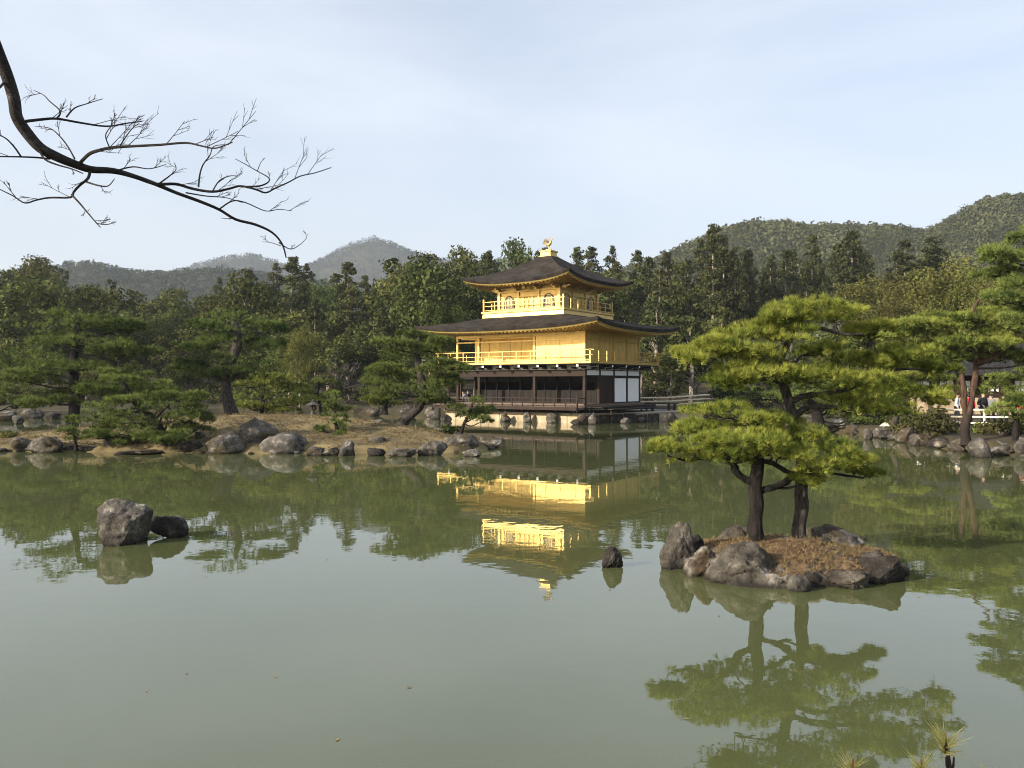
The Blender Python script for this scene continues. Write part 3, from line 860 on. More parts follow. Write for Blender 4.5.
def bell(w, h, n=10):
    pts = [(-w, 0), (-w * .94, h * .35), (-w * .90, h * .55)]
    for i in range(1, n):
        t = i / n
        pts.append((-w * .90 * math.cos(t * math.pi / 2) ** .8, h * (.55 + .38 * math.sin(t * math.pi / 2) + .07 * t ** 4)))
    pts.append((0, h))
    return pts + [(-x, z) for x, z in pts[-2::-1]]
for k in range(4):
    for u in (-1.83, 1.83):
        ro = Matrix.Rotation(k * math.pi / 2, 4, 'Z')
        z0 = FL3 + .20
        mb_, mp_ = MB(), MB()
        o_, i_ = bell(.52, 1.06), bell(.40, .90)
        n = len(o_)
        vs = [ro @ Vector((u + x, -H3 - .07, z0 + z)) for x, z in o_] + [ro @ Vector((u + x, -H3 - .07, z0 + .07 + z)) for x, z in i_] + \
             [ro @ Vector((u + x, -H3 + .01, z0 + z)) for x, z in o_] + [ro @ Vector((u + x, -H3 + .01, z0 + .07 + z)) for x, z in i_]
        fs = []
        for j in range(n):
            j2 = (j + 1) % n
            fs += [(j, j2, n + j2, n + j), (2 * n + j, 2 * n + j2, j2, j), (n + j, n + j2, 3 * n + j2, 3 * n + j)]
        mb_.add(vs, fs)
        wf = part(mb_, 'window', 'deck', pav)
        mp_.add([ro @ Vector((u + x, -H3 - .012, z0 + .07 + z)) for x, z in i_], [tuple(range(n))])
        part(mp_, 'pane', 'grey_pane', wf)
        mg = MB()
        for q in range(-2, 3):
            a = ro @ Vector((u + q * .14, -H3 - .035, z0 + .09)); b = ro @ Vector((u + q * .14, -H3 - .035, z0 + .07 + .9 * (1 - .05 * q * q) - .06))
            mg.beam(a, b, .025, .025, up=Vector((0.3, .7, 0)))
        part(mg, 'window_bars', 'gold', wf)
# plaque under the front eaves
m = MB(); m.box(-.22, .22, -H3 - .72, -H3 - .62, 9.98, 10.42)
plq = part(m, 'plaque', 'bud', bevel=.03)
m = MB(); m.box(-.15, .15, -H3 - .745, -H3 - .722, 10.05, 10.35); part(m, 'plaque_field', 'gold', plq)

# roof crown and bronze bird
m = MB(); m.box(-.58, .58, -.58, .58, 12.84, 12.94); m.box(-.48, .48, -.48, .48, 12.942, 13.24); m.box(-.55, .55, -.55, .55, 13.242, 13.36); m.box(-.18, .18, -.18, .18, 13.362, 13.5)
crown_ = part(m, 'roof_crown', 'gold', bevel=.02)
m = MB()
m.tube([(-.22, 0, 13.86), (-.05, 0, 13.84), (.12, 0, 13.92), (.22, 0, 14.08), (.26, 0, 14.24), (.36, 0, 14.30), (.46, 0, 14.27)], [.05, .13, .13, .07, .05, .055, .008], 10, sub=3)
for sy in (-.06, .06): m.tube([(.02, sy, 13.80), (.0, sy, 13.62), (.03, sy, 13.50), (.12, sy, 13.505)], [.035, .02, .02, .012], 6)
m.beam((.24, 0, 14.30), (.14, 0, 14.42), .02, .05)
bird = part(m, 'bird_ornament', 'gold', crown_, smooth_shade=True)
m = MB()
for s in (-1, 1):
    for k in range(6):
        a = math.radians(38 + k * 15)
        tip = Vector((-.08 - .42 * math.cos(a) * .6 + .05, s * (.12 + .36 * math.cos(a)), 13.92 + .44 * math.sin(a)))
        m.beam((.04 - k * .03, s * .09, 13.90), tip, .05, .016)
for k in range(6):
    a = math.radians(20 + k * 14)
    m.tube([(-.18, 0, 13.86), (-.36 - .12 * math.cos(a), (k - 2.5) * .02, 13.90 + .2 * math.sin(a)), (-.30 - .16 * math.cos(a), (k - 2.5) * .05, 13.92 + .50 * math.sin(a))], [.022, .022, .008], 6, sub=3)
part(m, 'bird_feathers', 'gold', crown_)
# ------------------------------------------------------------------ pines
def unit(a): return a / (np.linalg.norm(a, axis=-1, keepdims=True) + 1e-9)

def needle_tris(Pt, A, L, w, k, spread, rng, tint):
    n = len(Pt)
    D = unit(A[:, None, :] + rng.normal(0, spread, (n, k, 3)))
    S = unit(np.cross(D, rng.normal(size=(n, k, 3)))) * (w / 2)
    len_ = L * rng.uniform(.65, 1.1, (n, k, 1))
    B = Pt[:, None, :] + D * (len_ * .06)
    V = np.stack([B - S, B + S, B + D * len_], 2).reshape(-1, 3)
    T = np.clip(tint[:, None] + rng.normal(0, .10, (n, k)), 0, 1)
    return V, np.arange(len(V)).reshape(-1, 3), np.repeat(T.ravel(), 3)

def pad_tufts(c, r, dens, rng, lumps=7):
    """tufts spread over an uneven cloud-like pad; returns points, axes, tints, lump centres"""
    c = np.array(c); r = np.array(r)
    th = rng.uniform(0, 2 * np.pi, lumps); q = np.sqrt(rng.uniform(0.03, .85, lumps))
    LC = np.stack([np.cos(th) * q * r[0] * .78, np.sin(th) * q * r[1] * .78, rng.normal(0, .5, lumps) * r[2] - .40 * q * r[2]], -1)
    LR = rng.uniform(.26, .56, lumps) * (1.0 if dens < 140 else .92)
    Ps, As, Ts = [], [], []
    for lc, lr in zip(LC, LR):
        n = max(4, int(dens * lr * lr * (2.7 if dens < 140 else .60)))
        U = unit(rng.normal(size=(n, 3))); flip = (U[:, 2] < -.15) & (rng.random(n) < .8); U[flip, 2] *= -1
        rad = rng.uniform(.45, 1.05, (n, 1)) ** .6
        p = lc + U * rad * np.array([r[0] * lr, r[1] * lr, r[2] * (.45 + lr * .6)])
        Ps.append(p + c); As.append(unit(U * .7 + np.array([0, 0, .8])))
        Ts.append(np.clip(rng.normal(.5, .20) + rng.normal(0, .24, n), 0, 1))
    return np.concatenate(Ps), np.concatenate(As), np.concatenate(Ts), LC + c

def pine(label, base, d, trunk, rad, pads, mat, bark, group='garden pines on the shore', L=.17, w=.018, k=14, dens=60, lumps=7, seed=1, spread=.55,
         stems=(), name='pine_tree', zbase=None, cat='pine tree', pad_depth=.85, sides=10, twigs=4):
    """trunk: pixel polyline (px, py[, depth]); pads: (px, py, rx, ry[, depth]) in pixels of the photograph at the tree's own depth"""
    rng = np.random.default_rng(seed)
    def W(q): return P(q[0], q[1], q[2] if len(q) > 2 else d)
    tp = [W(q) for q in trunk]
    b0 = tp[0].copy()
    if zbase is not None: b0.z = zbase
    root = thing(name, label, cat, b0, 0, group)
    mb = MB()
    tp2 = [b0 + Vector((0, 0, -.12))] + tp
    rr = [rad[0] * 1.45] + list(np.interp(np.linspace(0, 1, len(tp)), np.linspace(0, 1, len(rad)), rad))
    paths = [(tp2, rr)]
    for st, sr in stems:
        sp = [W(q) for q in st]
        paths.append((sp, list(np.interp(np.linspace(0, 1, len(sp)), np.linspace(0, 1, len(sr)), sr))))
    dense = []
    for pth, prr in paths:
        a, b_ = catmull(pth, prr, 5)
        dense += list(zip(a, b_))
        mb.tube([x - b0 for x in a], b_, sides, wob=.55)
    Vs, Fs, Ts, off = [], [], [], 0
    for pd in pads:
        dd = pd[4] if len(pd) > 4 else d * (1 + rng.uniform(-.022, .022))
        c = P(pd[0], pd[1], dd); rx = pd[2] / F * dd; rz = pd[3] / F * dd * (.82 if k < 20 else .85)
        pts, ax, tn, lc = pad_tufts(c, (rx, rx * pad_depth, rz), dens * (pd[2] / 30.0) ** (1.25 if pd[2] > 24 else .75), rng, max(3, int(lumps * (pd[2] / 32.0))))
        V, Fc, T = needle_tris(pts, ax, L, w, k, spread, rng, tn)
        Vs.append(V); Fs.append(Fc + off); Ts.append(T); off += len(V)
        # limb from the trunk to the pad, then twigs under its lumps
        under = c + Vector((0, 0, -rz * .75))
        best = min(dense, key=lambda q: (q[0] - under).length + (max(0, q[0].z - under.z + .05) * 3))
        a = best[0]; r0 = min(best[1] * .55, .02 + .03 * (rx ** .7)); 
        mid1 = a.lerp(under, .35) + Vector((0, 0, -.04 * (under - a).length)) + Vector(rng.normal(0, .05, 3) * (under - a).length)
        mid2 = a.lerp(under, .72) + Vector(rng.normal(0, .05, 3) * (under - a).length)
        pp, pr = catmull([a, mid1, mid2, under], [r0, r0 * .8, r0 * .6, r0 * .4], 3)
        mb.tube([x - b0 for x in pp], pr, 6)
        for q in rng.choice(len(lc), min(twigs, len(lc)), replace=False):
            e = Vector(lc[q]); s0 = pp[-3] if rng.random() < .5 else pp[-1]
            m_ = s0.lerp(e, .5) + Vector(rng.normal(0, .08, 3) * (e - s0).length)
            mb.tube([s0 - b0, m_ - b0, e - b0], [r0 * .36, r0 * .26, r0 * .12], 4)
    mb.build('trunk', M[bark], root, True)
    V = np.concatenate(Vs) - np.array(b0)
    link_mesh('crown', mesh_np('crown', V, np.concatenate(Fs), {'tint': np.concatenate(Ts)}), M[mat], root)
    return root

GP = 'pines on the rocky garden island'
pine('broad tiered pine with straight dark trunk at the far end of the garden island', 0, 39.5, [(73, 428), (74, 398), (73, 372), (76, 346), (80, 322)], [.30, .24, .17, .10],
     [(78, 319, 40, 8), (114, 327, 32, 7), (46, 331, 34, 8), (88, 341, 52, 8), (36, 353, 34, 8), (126, 350, 32, 8), (70, 365, 58, 9), (122, 372, 36, 8), (28, 378, 30, 7), (92, 388, 42, 8), (52, 398, 30, 7), (140, 386, 22, 7)],
     'n_deep', 'bark', GP, L=.22, w=.022, k=14, dens=120, lumps=9, seed=2)
pine('low pine whose needle tiers spill in at the left edge of the photo', 0, 47, [(-22, 424), (-20, 400), (-14, 380), (-8, 364)], [.26, .18, .10],
     [(2, 362, 30, 8), (-10, 378, 44, 9), (22, 388, 26, 8), (8, 402, 34, 8), (-25, 395, 30, 8), (30, 400, 18, 6)], 'n_pine', 'bark', GP, L=.22, w=.024, k=14, dens=110, seed=3)
pine('low spreading pine leaning over the water with stepped needle tiers', 0, 34.2, [(172, 451), (166, 440), (157, 428), (147, 416), (137, 404), (128, 392), (122, 382)], [.30, .24, .15, .07],
     [(125, 377, 26, 6), (100, 391, 24, 6), (150, 387, 28, 6), (182, 395, 26, 6), (115, 406, 38, 7), (165, 409, 36, 7), (196, 410, 20, 6), (140, 421, 46, 7), (103, 427, 22, 6), (186, 427, 24, 6), (148, 437, 34, 6), (120, 440, 24, 5), (205, 422, 14, 5), (110, 417, 34, 7), (170, 418, 34, 7), (155, 400, 34, 6), (128, 432, 40, 6), (175, 436, 30, 6), (130, 398, 30, 6), (95, 436, 18, 5)],
     'n_pine', 'bark', GP, L=.19, w=.018, k=16, dens=120, lumps=9, seed=4)
pine('knee high seedling pine between two shore boulders', 0, 34.0, [(76, 448), (75, 440), (73, 430), (72, 422)], [.07, .05, .03],
     [(72, 421, 12, 5), (66, 430, 11, 5), (79, 432, 12, 5), (70, 439, 13, 4)], 'n_pine', 'bark', GP, L=.15, w=.017, k=12, dens=110, seed=5)
pine('tall garden pine with thick bare grey trunk and rounded layered crown', 0, 42, [(231, 415), (228, 398), (225, 384), (229, 368), (236, 350), (238, 335), (236, 322)], [.36, .28, .22, .10],
     [(236, 316, 32, 7), (208, 325, 26, 7), (262, 327, 28, 7), (228, 337, 46, 8), (196, 345, 26, 7), (268, 344, 26, 7), (215, 357, 38, 8), (256, 361, 34, 8), (190, 366, 22, 6), (240, 372, 40, 6), (212, 374, 26, 6)],
     'n_deep', 'bark_grey', GP, L=.22, w=.022, k=14, dens=138, lumps=9, seed=6, stems=[([(227, 384), (216, 377), (205, 372), (196, 368)], [.12, .05]), ([(229, 380), (242, 374), (256, 368)], [.12, .05])])
pine('bushy light green pine standing behind the thick grey trunk', 0, 47, [(262, 418), (262, 402), (264, 388), (268, 376)], [.15, .10, .05],
     [(268, 375, 28, 6), (248, 384, 26, 7), (288, 386, 26, 7), (264, 395, 38, 8), (242, 404, 22, 6), (290, 402, 24, 6), (266, 410, 30, 6)], 'n_bright', 'bark', GP, L=.22, w=.026, k=13, dens=110, seed=7)
pine('small clipped pine with flat pads beside the stone lantern', 0, 44, [(322, 420), (320, 406), (318, 394), (320, 384)], [.09, .06, .04],
     [(318, 383, 18, 4), (307, 390, 16, 4), (330, 395, 18, 4), (312, 400, 18, 4), (328, 407, 16, 4)], 'n_bright', 'bark', GP, L=.2, w=.024, k=13, dens=100, seed=8)
pine('slender young pine on the grass in front of the stone lantern', 0, 36.3, [(339, 443), (337, 430), (335, 415), (336, 400), (335, 392)], [.11, .08, .05, .03],
     [(335, 394, 12, 5), (329, 403, 16, 6), (343, 410, 15, 5), (333, 419, 19, 6), (325, 429, 12, 5), (346, 427, 12, 5), (338, 434, 12, 4)], 'n_pine', 'bark', GP, L=.18, w=.02, k=14, dens=105, seed=9)
pine('leaning pine with bent bare trunk next to the pavilion', 0, 39, [(397, 431), (407, 419), (419, 407), (424, 392), (421, 374), (417, 354), (419, 338)], [.31, .26, .20, .10],
     [(418, 334, 22, 6), (398, 345, 26, 7), (440, 347, 26, 8), (414, 357, 44, 9), (384, 367, 22, 7), (446, 365, 26, 8), (404, 377, 40, 8), (438, 383, 30, 8), (380, 388, 20, 7), (410, 392, 38, 7), (434, 398, 22, 6)],
     'n_deep', 'bark_grey', GP, L=.21, w=.021, k=14, dens=138, lumps=9, seed=10, stems=[([(422, 398), (410, 392), (398, 388)], [.10, .04]), ([(423, 388), (434, 380), (444, 374)], [.10, .04])])
pine('soft light green pine behind the leaning pine', 0, 52, [(386, 413), (386, 398), (388, 384), (386, 372)], [.15, .1, .05],
     [(386, 371, 22, 6), (374, 382, 20, 6), (394, 391, 24, 7), (376, 399, 20, 6), (392, 404, 20, 5)], 'n_bright', 'bark', GP, L=.24, w=.03, k=13, dens=100, seed=11)
pine('little pine on the boulders at the pavilion end of the garden island', 0, 38.3, [(461, 436), (464, 424), (470, 413), (473, 402)], [.10, .07, .04],
     [(474, 400, 16, 5), (462, 408, 16, 5), (484, 409, 15, 5), (472, 416, 22, 5), (484, 420, 10, 4)], 'n_deep', 'bark', GP, L=.18, w=.02, k=14, dens=110, seed=12)

GR = 'pines on the shore across from the islet'
pine('tall forked pine with reddish bark at the water on the right shore', 0, 34, [(966, 442), (966, 424), (968, 414), (972, 398), (975, 380), (977, 360), (977, 335), (976, 318), (974, 307), (982, 297), (989, 289), (984, 285)],
     [.23, .18, .115, .098, .085, .072, .05, .03],
     [(940, 322, 36, 7), (966, 317, 34, 7), (914, 332, 28, 6), (950, 337, 42, 8), (988, 330, 30, 7), (1012, 326, 26, 7), (904, 345, 24, 6), (936, 350, 38, 6), (1000, 344, 26, 6), (898, 336, 18, 5), (970, 348, 26, 6), (1020, 352, 24, 6), (925, 325, 30, 7), (985, 318, 26, 7), (1000, 312, 24, 6), (955, 345, 30, 6), (935, 358, 36, 6), (905, 360, 24, 6), (1002, 357, 30, 6), (975, 356, 24, 5), (1030, 360, 22, 6)],
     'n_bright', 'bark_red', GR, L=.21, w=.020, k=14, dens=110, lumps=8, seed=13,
     stems=[([(966, 420), (964, 402), (963, 384), (961, 370), (956, 362), (950, 356), (947, 347), (950, 338)], [.13, .10, .075, .04]), ([(976, 364), (992, 358), (1008, 348), (1022, 339), (1040, 330)], [.13, .09, .05]), ([(977, 350), (1000, 352), (1024, 336)], [.08, .04])])
pine('dark green pine crown hanging in at the upper right edge of the photo', 0, 31, [(1062, 452), (1058, 380), (1050, 320), (1042, 280), (1036, 250)], [.3, .22, .14, .08],
     [(1024, 238, 20, 8), (1008, 256, 30, 10), (1040, 258, 34, 11), (996, 272, 24, 8), (1028, 284, 34, 12), (1004, 298, 28, 10), (1036, 310, 28, 11), (1010, 318, 20, 8)], 'n_pine', 'bark', GR, L=.22, w=.02, k=15, dens=120, lumps=9, seed=14)
pine('low dark pine beside the white railing at the right edge', 0, 33.6, [(1016, 440), (1016, 424), (1014, 408), (1012, 392), (1014, 378)], [.14, .10, .06],
     [(1010, 377, 26, 7), (992, 388, 22, 7), (1024, 390, 30, 9), (1004, 400, 26, 8), (1030, 406, 26, 9), (1010, 412, 24, 7)], 'n_pine', 'bark', GR, L=.2, w=.02, k=14, dens=100, seed=15)
pine('dark trunked shore pine with drooping crown seen behind the taller islet pine', 0, 47.5, [(820, 436), (819, 420), (814, 408), (806, 396), (812, 384)], [.42, .34, .2, .1],
     [(868, 420, 32, 7), (832, 402, 38, 8), (893, 410, 22, 7), (850, 394, 46, 8), (800, 394, 28, 7), (876, 402, 34, 8), (826, 384, 34, 8)], 'n_deep', 'bark', GR, L=.24, w=.026, k=14, dens=110, seed=16)
pine('sunlit low pine on the right shore behind the pale round shrub', 0, 42, [(893, 438), (894, 424), (898, 408), (902, 392), (900, 380)], [.2, .16, .1, .05],
     [(880, 376, 34, 7), (918, 378, 34, 7), (900, 366, 30, 7), (862, 388, 26, 6), (936, 390, 26, 6), (898, 392, 36, 7)], 'n_bright', 'bark_grey', GR, L=.22, w=.024, k=14, dens=100, seed=27)
pine('slanting pine on the brown bank between pavilion and islet pines', 0, 60, [(787, 418), (780, 409), (771, 397), (766, 386)], [.30, .22, .12],
     [(760, 379, 28, 7), (738, 390, 26, 7), (786, 384, 26, 8), (764, 396, 22, 5), (744, 398, 18, 5)], 'n_pine', 'bark', GR, L=.28, w=.034, k=13, dens=90, seed=17)

GI = 'two pines on the rocky islet'
ISL = dict(L=.115, w=.0064, k=26, spread=.46, lumps=10, sides=14, twigs=9)
pine('shorter pine on the islet with straight dark trunk and low flat crown', 0, 12.85, [(757, 541), (756, 510), (756, 480), (757, 455), (755, 436), (752, 420)], [.110, .098, .088, .066, .035],
     [(722, 411, 40, 10, 13.1), (695, 429, 30, 9, 12.7), (668, 446, 22, 7, 12.6), (750, 419, 42, 11, 12.9), (716, 440, 44, 10, 12.5), (778, 427, 38, 11, 13.1), (747, 444, 46, 11, 12.4), (802, 436, 36, 10, 12.9), (782, 452, 40, 10, 12.5), (828, 452, 32, 10, 12.9),
      (850, 463, 28, 8, 13.0), (815, 468, 32, 8, 12.6), (866, 473, 18, 6, 13.0), (700, 455, 32, 7, 12.9), (736, 460, 30, 6, 13.1), (808, 482, 16, 6, 12.8), (770, 440, 30, 9, 13.6), (720, 428, 36, 9, 13.5)],
     'n_islet', 'bark', GI, dens=142, seed=18,
     stems=[([(755, 483), (745, 479), (737, 473), (732, 463), (724, 457), (708, 455), (688, 460), (668, 456)], [.055, .05, .03, .012]), ([(759, 491), (774, 487), (788, 480), (797, 470), (812, 470), (836, 474), (864, 478)], [.05, .05, .03, .012]),
            ([(757, 462), (770, 462), (784, 470), (792, 474)], [.04, .03])], **ISL)
pine('taller islet pine with wide sunlit crown on a slender grey trunk', 0, 13.3, [(799, 543), (801, 510), (801, 470), (796, 432), (789, 404), (783, 384), (781, 364), (786, 346), (796, 330), (804, 316)], [.105, .090, .075, .064, .055, .042, .025],
     [(806, 303, 42, 9, 13.3), (836, 315, 36, 9, 13.6), (782, 317, 28, 8, 13.0), (866, 330, 26, 8, 13.9), (736, 335, 30, 8, 12.9), (716, 345, 28, 8, 12.7), (690, 356, 22, 7, 12.5), (772, 333, 42, 9, 13.0), (744, 354, 48, 9, 12.8),
      (760, 372, 54, 10, 12.6), (812, 350, 36, 8, 13.6), (798, 374, 44, 10, 13.1), (845, 362, 32, 9, 13.9), (728, 381, 24, 8, 12.5), (906, 354, 40, 9, 14.2), (932, 366, 24, 9, 14.4), (880, 363, 28, 9, 14.0), (868, 386, 42, 10, 13.8), (916, 390, 36, 9, 14.3),
      (842, 399, 42, 10, 13.4), (878, 410, 34, 9, 13.7), (936, 399, 18, 7, 14.4), (858, 378, 30, 8, 13.2)],
     'n_islet', 'bark_grey', GI, dens=141, seed=19,
     stems=[([(783, 384), (770, 379), (752, 381), (735, 384)], [.04, .015]), ([(782, 366), (768, 350), (750, 347), (726, 352), (700, 358)], [.045, .03, .012]), ([(792, 420), (806, 408), (830, 407), (856, 413), (880, 418)], [.055, .045, .03, .012]),
            ([(788, 402), (806, 396), (836, 392), (866, 382, 13.7), (896, 370, 14.0), (925, 370, 14.3)], [.05, .04, .03, .012]), ([(798, 328), (818, 328), (844, 334), (864, 334)], [.035, .03, .012])], **ISL)

# ------------------------------------------------------------------ islet in the pond
def islet_mat():
    """needle litter where it is flat, bare lichen rock on the steep sides"""
    a, b = M['duff'], M['rock']
    m = b.copy(); m.name = 'islet_rock_and_litter'
    N, L = m.node_tree.nodes, m.node_tree.links
    rock_b = next(n for n in N if n.type == 'BSDF_PRINCIPLED'); out = next(n for n in N if n.type == 'OUTPUT_MATERIAL')
    geo = N.new("ShaderNodeNewGeometry"); sx = N.new("ShaderNodeSeparateXYZ"); L.new(geo.outputs["True Normal"], sx.inputs[0])
    nz = N.new("ShaderNodeTexNoise"); nz.inputs["Scale"].default_value = 2.2; nz.inputs["Detail"].default_value = 6; L.new(geo.outputs["Position"], nz.inputs["Vector"])
    ad = N.new("ShaderNodeMath"); ad.operation = 'MULTIPLY_ADD'; ad.inputs[1].default_value = 1.0; ad.inputs[2].default_value = -.5
    L.new(nz.outputs["Fac"], ad.inputs[0]); a2 = N.new("ShaderNodeMath"); L.new(ad.outputs[0], a2.inputs[0]); L.new(sx.outputs["Z"], a2.inputs[1])
    mr = N.new("ShaderNodeMapRange"); mr.inputs[1].default_value = .80; mr.inputs[2].default_value = .90; L.new(a2.outputs[0], mr.inputs[0])
    d = N.new("ShaderNodeBsdfDiffuse")
    n2 = N.new("ShaderNodeTexNoise"); n2.inputs["Scale"].default_value = 3.4; n2.inputs["Detail"].default_value = 9; n2.inputs["Roughness"].default_value = .7; L.new(geo.outputs["Position"], n2.inputs["Vector"])
    rp = N.new("ShaderNodeValToRGB"); e = rp.color_ramp.elements
    e[0].position = .34; e[0].color = (.055, .038, .026, 1); e[1].position = .56; e[1].color = (.150, .098, .058, 1)
    q = e.new(.70); q.color = (.27, .20, .115, 1)
    L.new(n2.outputs["Fac"], rp.inputs["Fac"]); L.new(rp.outputs["Color"], d.inputs["Color"])
    mx = N.new("ShaderNodeMixShader"); L.new(mr.outputs[0], mx.inputs[0]); L.new(rock_b.outputs[0], mx.inputs[1]); L.new(d.outputs[0], mx.inputs[2])
    L.new(mx.outputs[0], out.inputs["Surface"])
    return m

def islet_h(x, y):
    x = np.asarray(x, float); y = np.asarray(y, float)
    cx, cy = 4.18, 12.75
    u = (x - cx) / 1.72; v = (y - cy) / 1.35
    a = np.arctan2(v, u)
    rr = np.sqrt(u * u + v * v) / (1 + .08 * np.sin(3 * a + 1) + .05 * np.sin(5 * a))
    lump = .05 * np.abs(np.sin(x * 4.1 + .6) * np.cos(y * 4.7 + 1.1)) + .03 * np.abs(np.sin(x * 9.3 + y * 5.2)) + .02 * np.abs(np.sin(x * 17.1 - y * 13.2))
    h = .17 * smooth((1.03 - rr) / .10) + .24 * smooth((.95 - rr) / .75) + lump * smooth((1.03 - rr) / .1) * (1 - .6 * smooth((.75 - rr) / .3))
    h = h * (1 - .20 * smooth((x - cx - .2) / 1.3))
    return np.where(rr < 1.04, h - .03, -.03 - (rr - 1.04) * .6)
def ih(x, y): return float(islet_h(np.array([x]), np.array([y]))[0])
grid_mesh('islet_ground', np.linspace(2.1, 6.3, 230), np.linspace(11.0, 14.6, 200), islet_h, islet_mat())

def grass_patch(name, label, fh, region, n, L, w, k, mat, seed, hmin=.05):
    rng = np.random.default_rng(seed)
    x = rng.uniform(region[0], region[1], n); y = rng.uniform(region[2], region[3], n); z = fh(x, y)
    dens = np.sin(x * 3.1 + 1) * np.cos(y * 2.7) + rng.normal(0, .5, n)
    ok = (z > hmin) & (dens > -.3); p = np.stack([x, y, z - .005], -1)[ok]
    A = np.tile(np.array([.0, .0, 1.0]), (len(p), 1)) + rng.normal(0, .45, (len(p), 3)) * np.array([1, 1, .2])
    V, Fc, T = needle_tris(p, unit(A), L, w, k, .5, rng, np.clip(rng.normal(.5, .2, len(p)), 0, 1))
    o = link_mesh(name, mesh_np(name, V, Fc, {'tint': T}), mat)
    return tag(o, label, 'grass', kind='stuff')
grass_patch('dry_grass', 'tawny dry grass and fallen needles matted over the islet', islet_h, (2.4, 6.0, 11.2, 14.3), 3600, .075, .006, 10, M['l_dry'], 21)
grass_patch('short_grass', 'short straw coloured grass over the garden island', penin_h, (-31, -.8, 33, 49), 26000, .10, .022, 6, M['l_dry'], 22, .2)

# ------------------------------------------------------------------ rocks
def rock(label, loc, size, mat='rock', seed=0, cuts=6, sub=4, rough=.26, group=None, name='boulder', cat='boulder', rotz=None, sink=.25, lean=0.0, taper=0.0, flat=0.0):
    r = random.Random(seed * 131 + 7)
    bm = bmesh.new(); bmesh.ops.create_icosphere(bm, subdivisions=sub, radius=1.0)
    planes = []
    for i in range(cuts):
        n = Vector((r.gauss(0, 1), r.gauss(0, 1), r.gauss(0, .7))).normalized(); planes.append((n, r.uniform(.46, .80)))
    if flat: planes.append((Vector((r.gauss(0, .12), r.gauss(0, .12), 1)).normalized(), flat))
    if cuts >= 7: rough *= .62
    o3 = Vector((seed * 3.7, seed * 1.9, seed * 5.1))
    for v in bm.verts:
        c = v.co.copy()
        for n, d in planes:
            k = c.dot(n) - d
            if k > 0: c -= n * k * .95
        q = c * 1.4 + o3
        rg = (1 - abs(noise.noise(q * 1.9 + Vector((5, 1, 2)))) * 2.2) * .5
        c += c.normalized() * (rough * noise.noise(q) + rough * .55 * rg + rough * .40 * noise.noise(q * 4.3) - rough * .42 * abs(noise.noise(q * 7.7)) + rough * .20 * noise.noise(q * 16.0))
        v.co = c
    mn = [min(v.co[i] for v in bm.verts) for i in range(3)]; mx = [max(v.co[i] for v in bm.verts) for i in range(3)]
    for v in bm.verts:
        z = (v.co.z - mn[2]) / (mx[2] - mn[2])
        z = (z - sink) / (1 - sink)
        tp_ = 1 - taper * max(0, z)
        v.co = Vector((((v.co.x - mn[0]) / (mx[0] - mn[0]) - .5) * size[0] * tp_ + lean * z * size[2], ((v.co.y - mn[1]) / (mx[1] - mn[1]) - .5) * size[1] * tp_, z * size[2]))
    me = bpy.data.meshes.new(name); bm.to_mesh(me); bm.free()
    o = link_mesh(name, me, M[mat], None, True)
    o.location = loc
    if rotz: o.rotation_euler.z = rotz
    return tag(o, label, cat, group)

def rock_px(label, x0, x1, ytop, ybot, mat='rock', seed=1, d=None, zb=0.0, depth=.8, **k):
    """boulder spanning the given pixels; d = depth of its foot (from the waterline when not given)"""
    if d is None: d = CAMH * F / (ybot - CY)
    w = (x1 - x0) / F * d; dc = d + w * depth * .42
    h = CAMH + (CY - ytop) / F * dc - zb
    x = ((x0 + x1) / 2 - CX) / F * dc
    return rock(label, (x, dc, zb), (w * dc / d, w * depth, h), mat, seed, **k)

GB = 'boulders along the edge of the garden island'
rock_px('brown boulder with rusty moss at the outer end of the garden island', 10, 32, 437, 452, 'rock_tan', 31, group=GB)
rock_px('broad grey boulder beside the seedling pine', 28, 68, 436, 453, 'rock', 32, group=GB, cuts=4)
rock_px('low dark flat stone under the straight dark trunk', 66, 106, 444, 452, 'rock_dark', 33, group=GB, flat=.5)
rock_px('pale upright block under the spreading pine', 104, 121, 438, 452, 'rock_pale', 34, group=GB, cuts=8)
rock_px('thin mossy ledge in the water below the spreading pine', 120, 165, 449, 455, 'rock_tan', 35, group=GB, flat=.5)
rock_px('dark angular stone just beyond the spreading pine trunk', 180, 205, 441, 453, 'rock_dark', 36, group=GB)
rock_px('small standing stone on the slope above the dark angular stone', 195, 206, 431, 443, 'rock', 37, d=35.4, zb=.25, group=GB, cuts=3)
rock_px('smooth round dark boulder at the water below the thick grey trunk', 206, 246, 431, 454, 'rock', 38, group=GB, cuts=3, rough=.10)
rock_px('tall craggy boulder standing highest on the island edge', 238, 281, 417, 446, 'rock', 39, d=34.6, zb=.05, group=GB, cuts=9, taper=.2)
rock_px('wide furrowed grey boulder in front of the craggy one', 260, 307, 432, 454, 'rock_pale', 40, group=GB, cuts=7)
rock_px('small low brown stone after the furrowed boulder', 306, 324, 446, 456, 'rock_tan', 41, group=GB)
rock_px('low mossy stone left of the square block', 322, 340, 447, 456, 'rock_tan', 42, group=GB, flat=.6)
rock_px('square grey block below the slender young pine', 339, 355, 440, 456, 'rock_pale', 43, group=GB, cuts=9)
rock_px('peaked dark stone set back in the grass', 366, 388, 436, 449, 'rock', 44, d=34.4, zb=.12, group=GB)
rock_px('small dark wedge at the waterline under the peaked stone', 366, 386, 448, 456, 'rock_dark', 45, group=GB, flat=.6)
rock_px('long low pale ledge stone at the waterline', 387, 417, 448, 457, 'rock_pale', 46, group=GB, flat=.5)
rock_px('broad pale boulder sloping to the water', 417, 448, 440, 456, 'rock_pale', 47, group=GB, cuts=5)
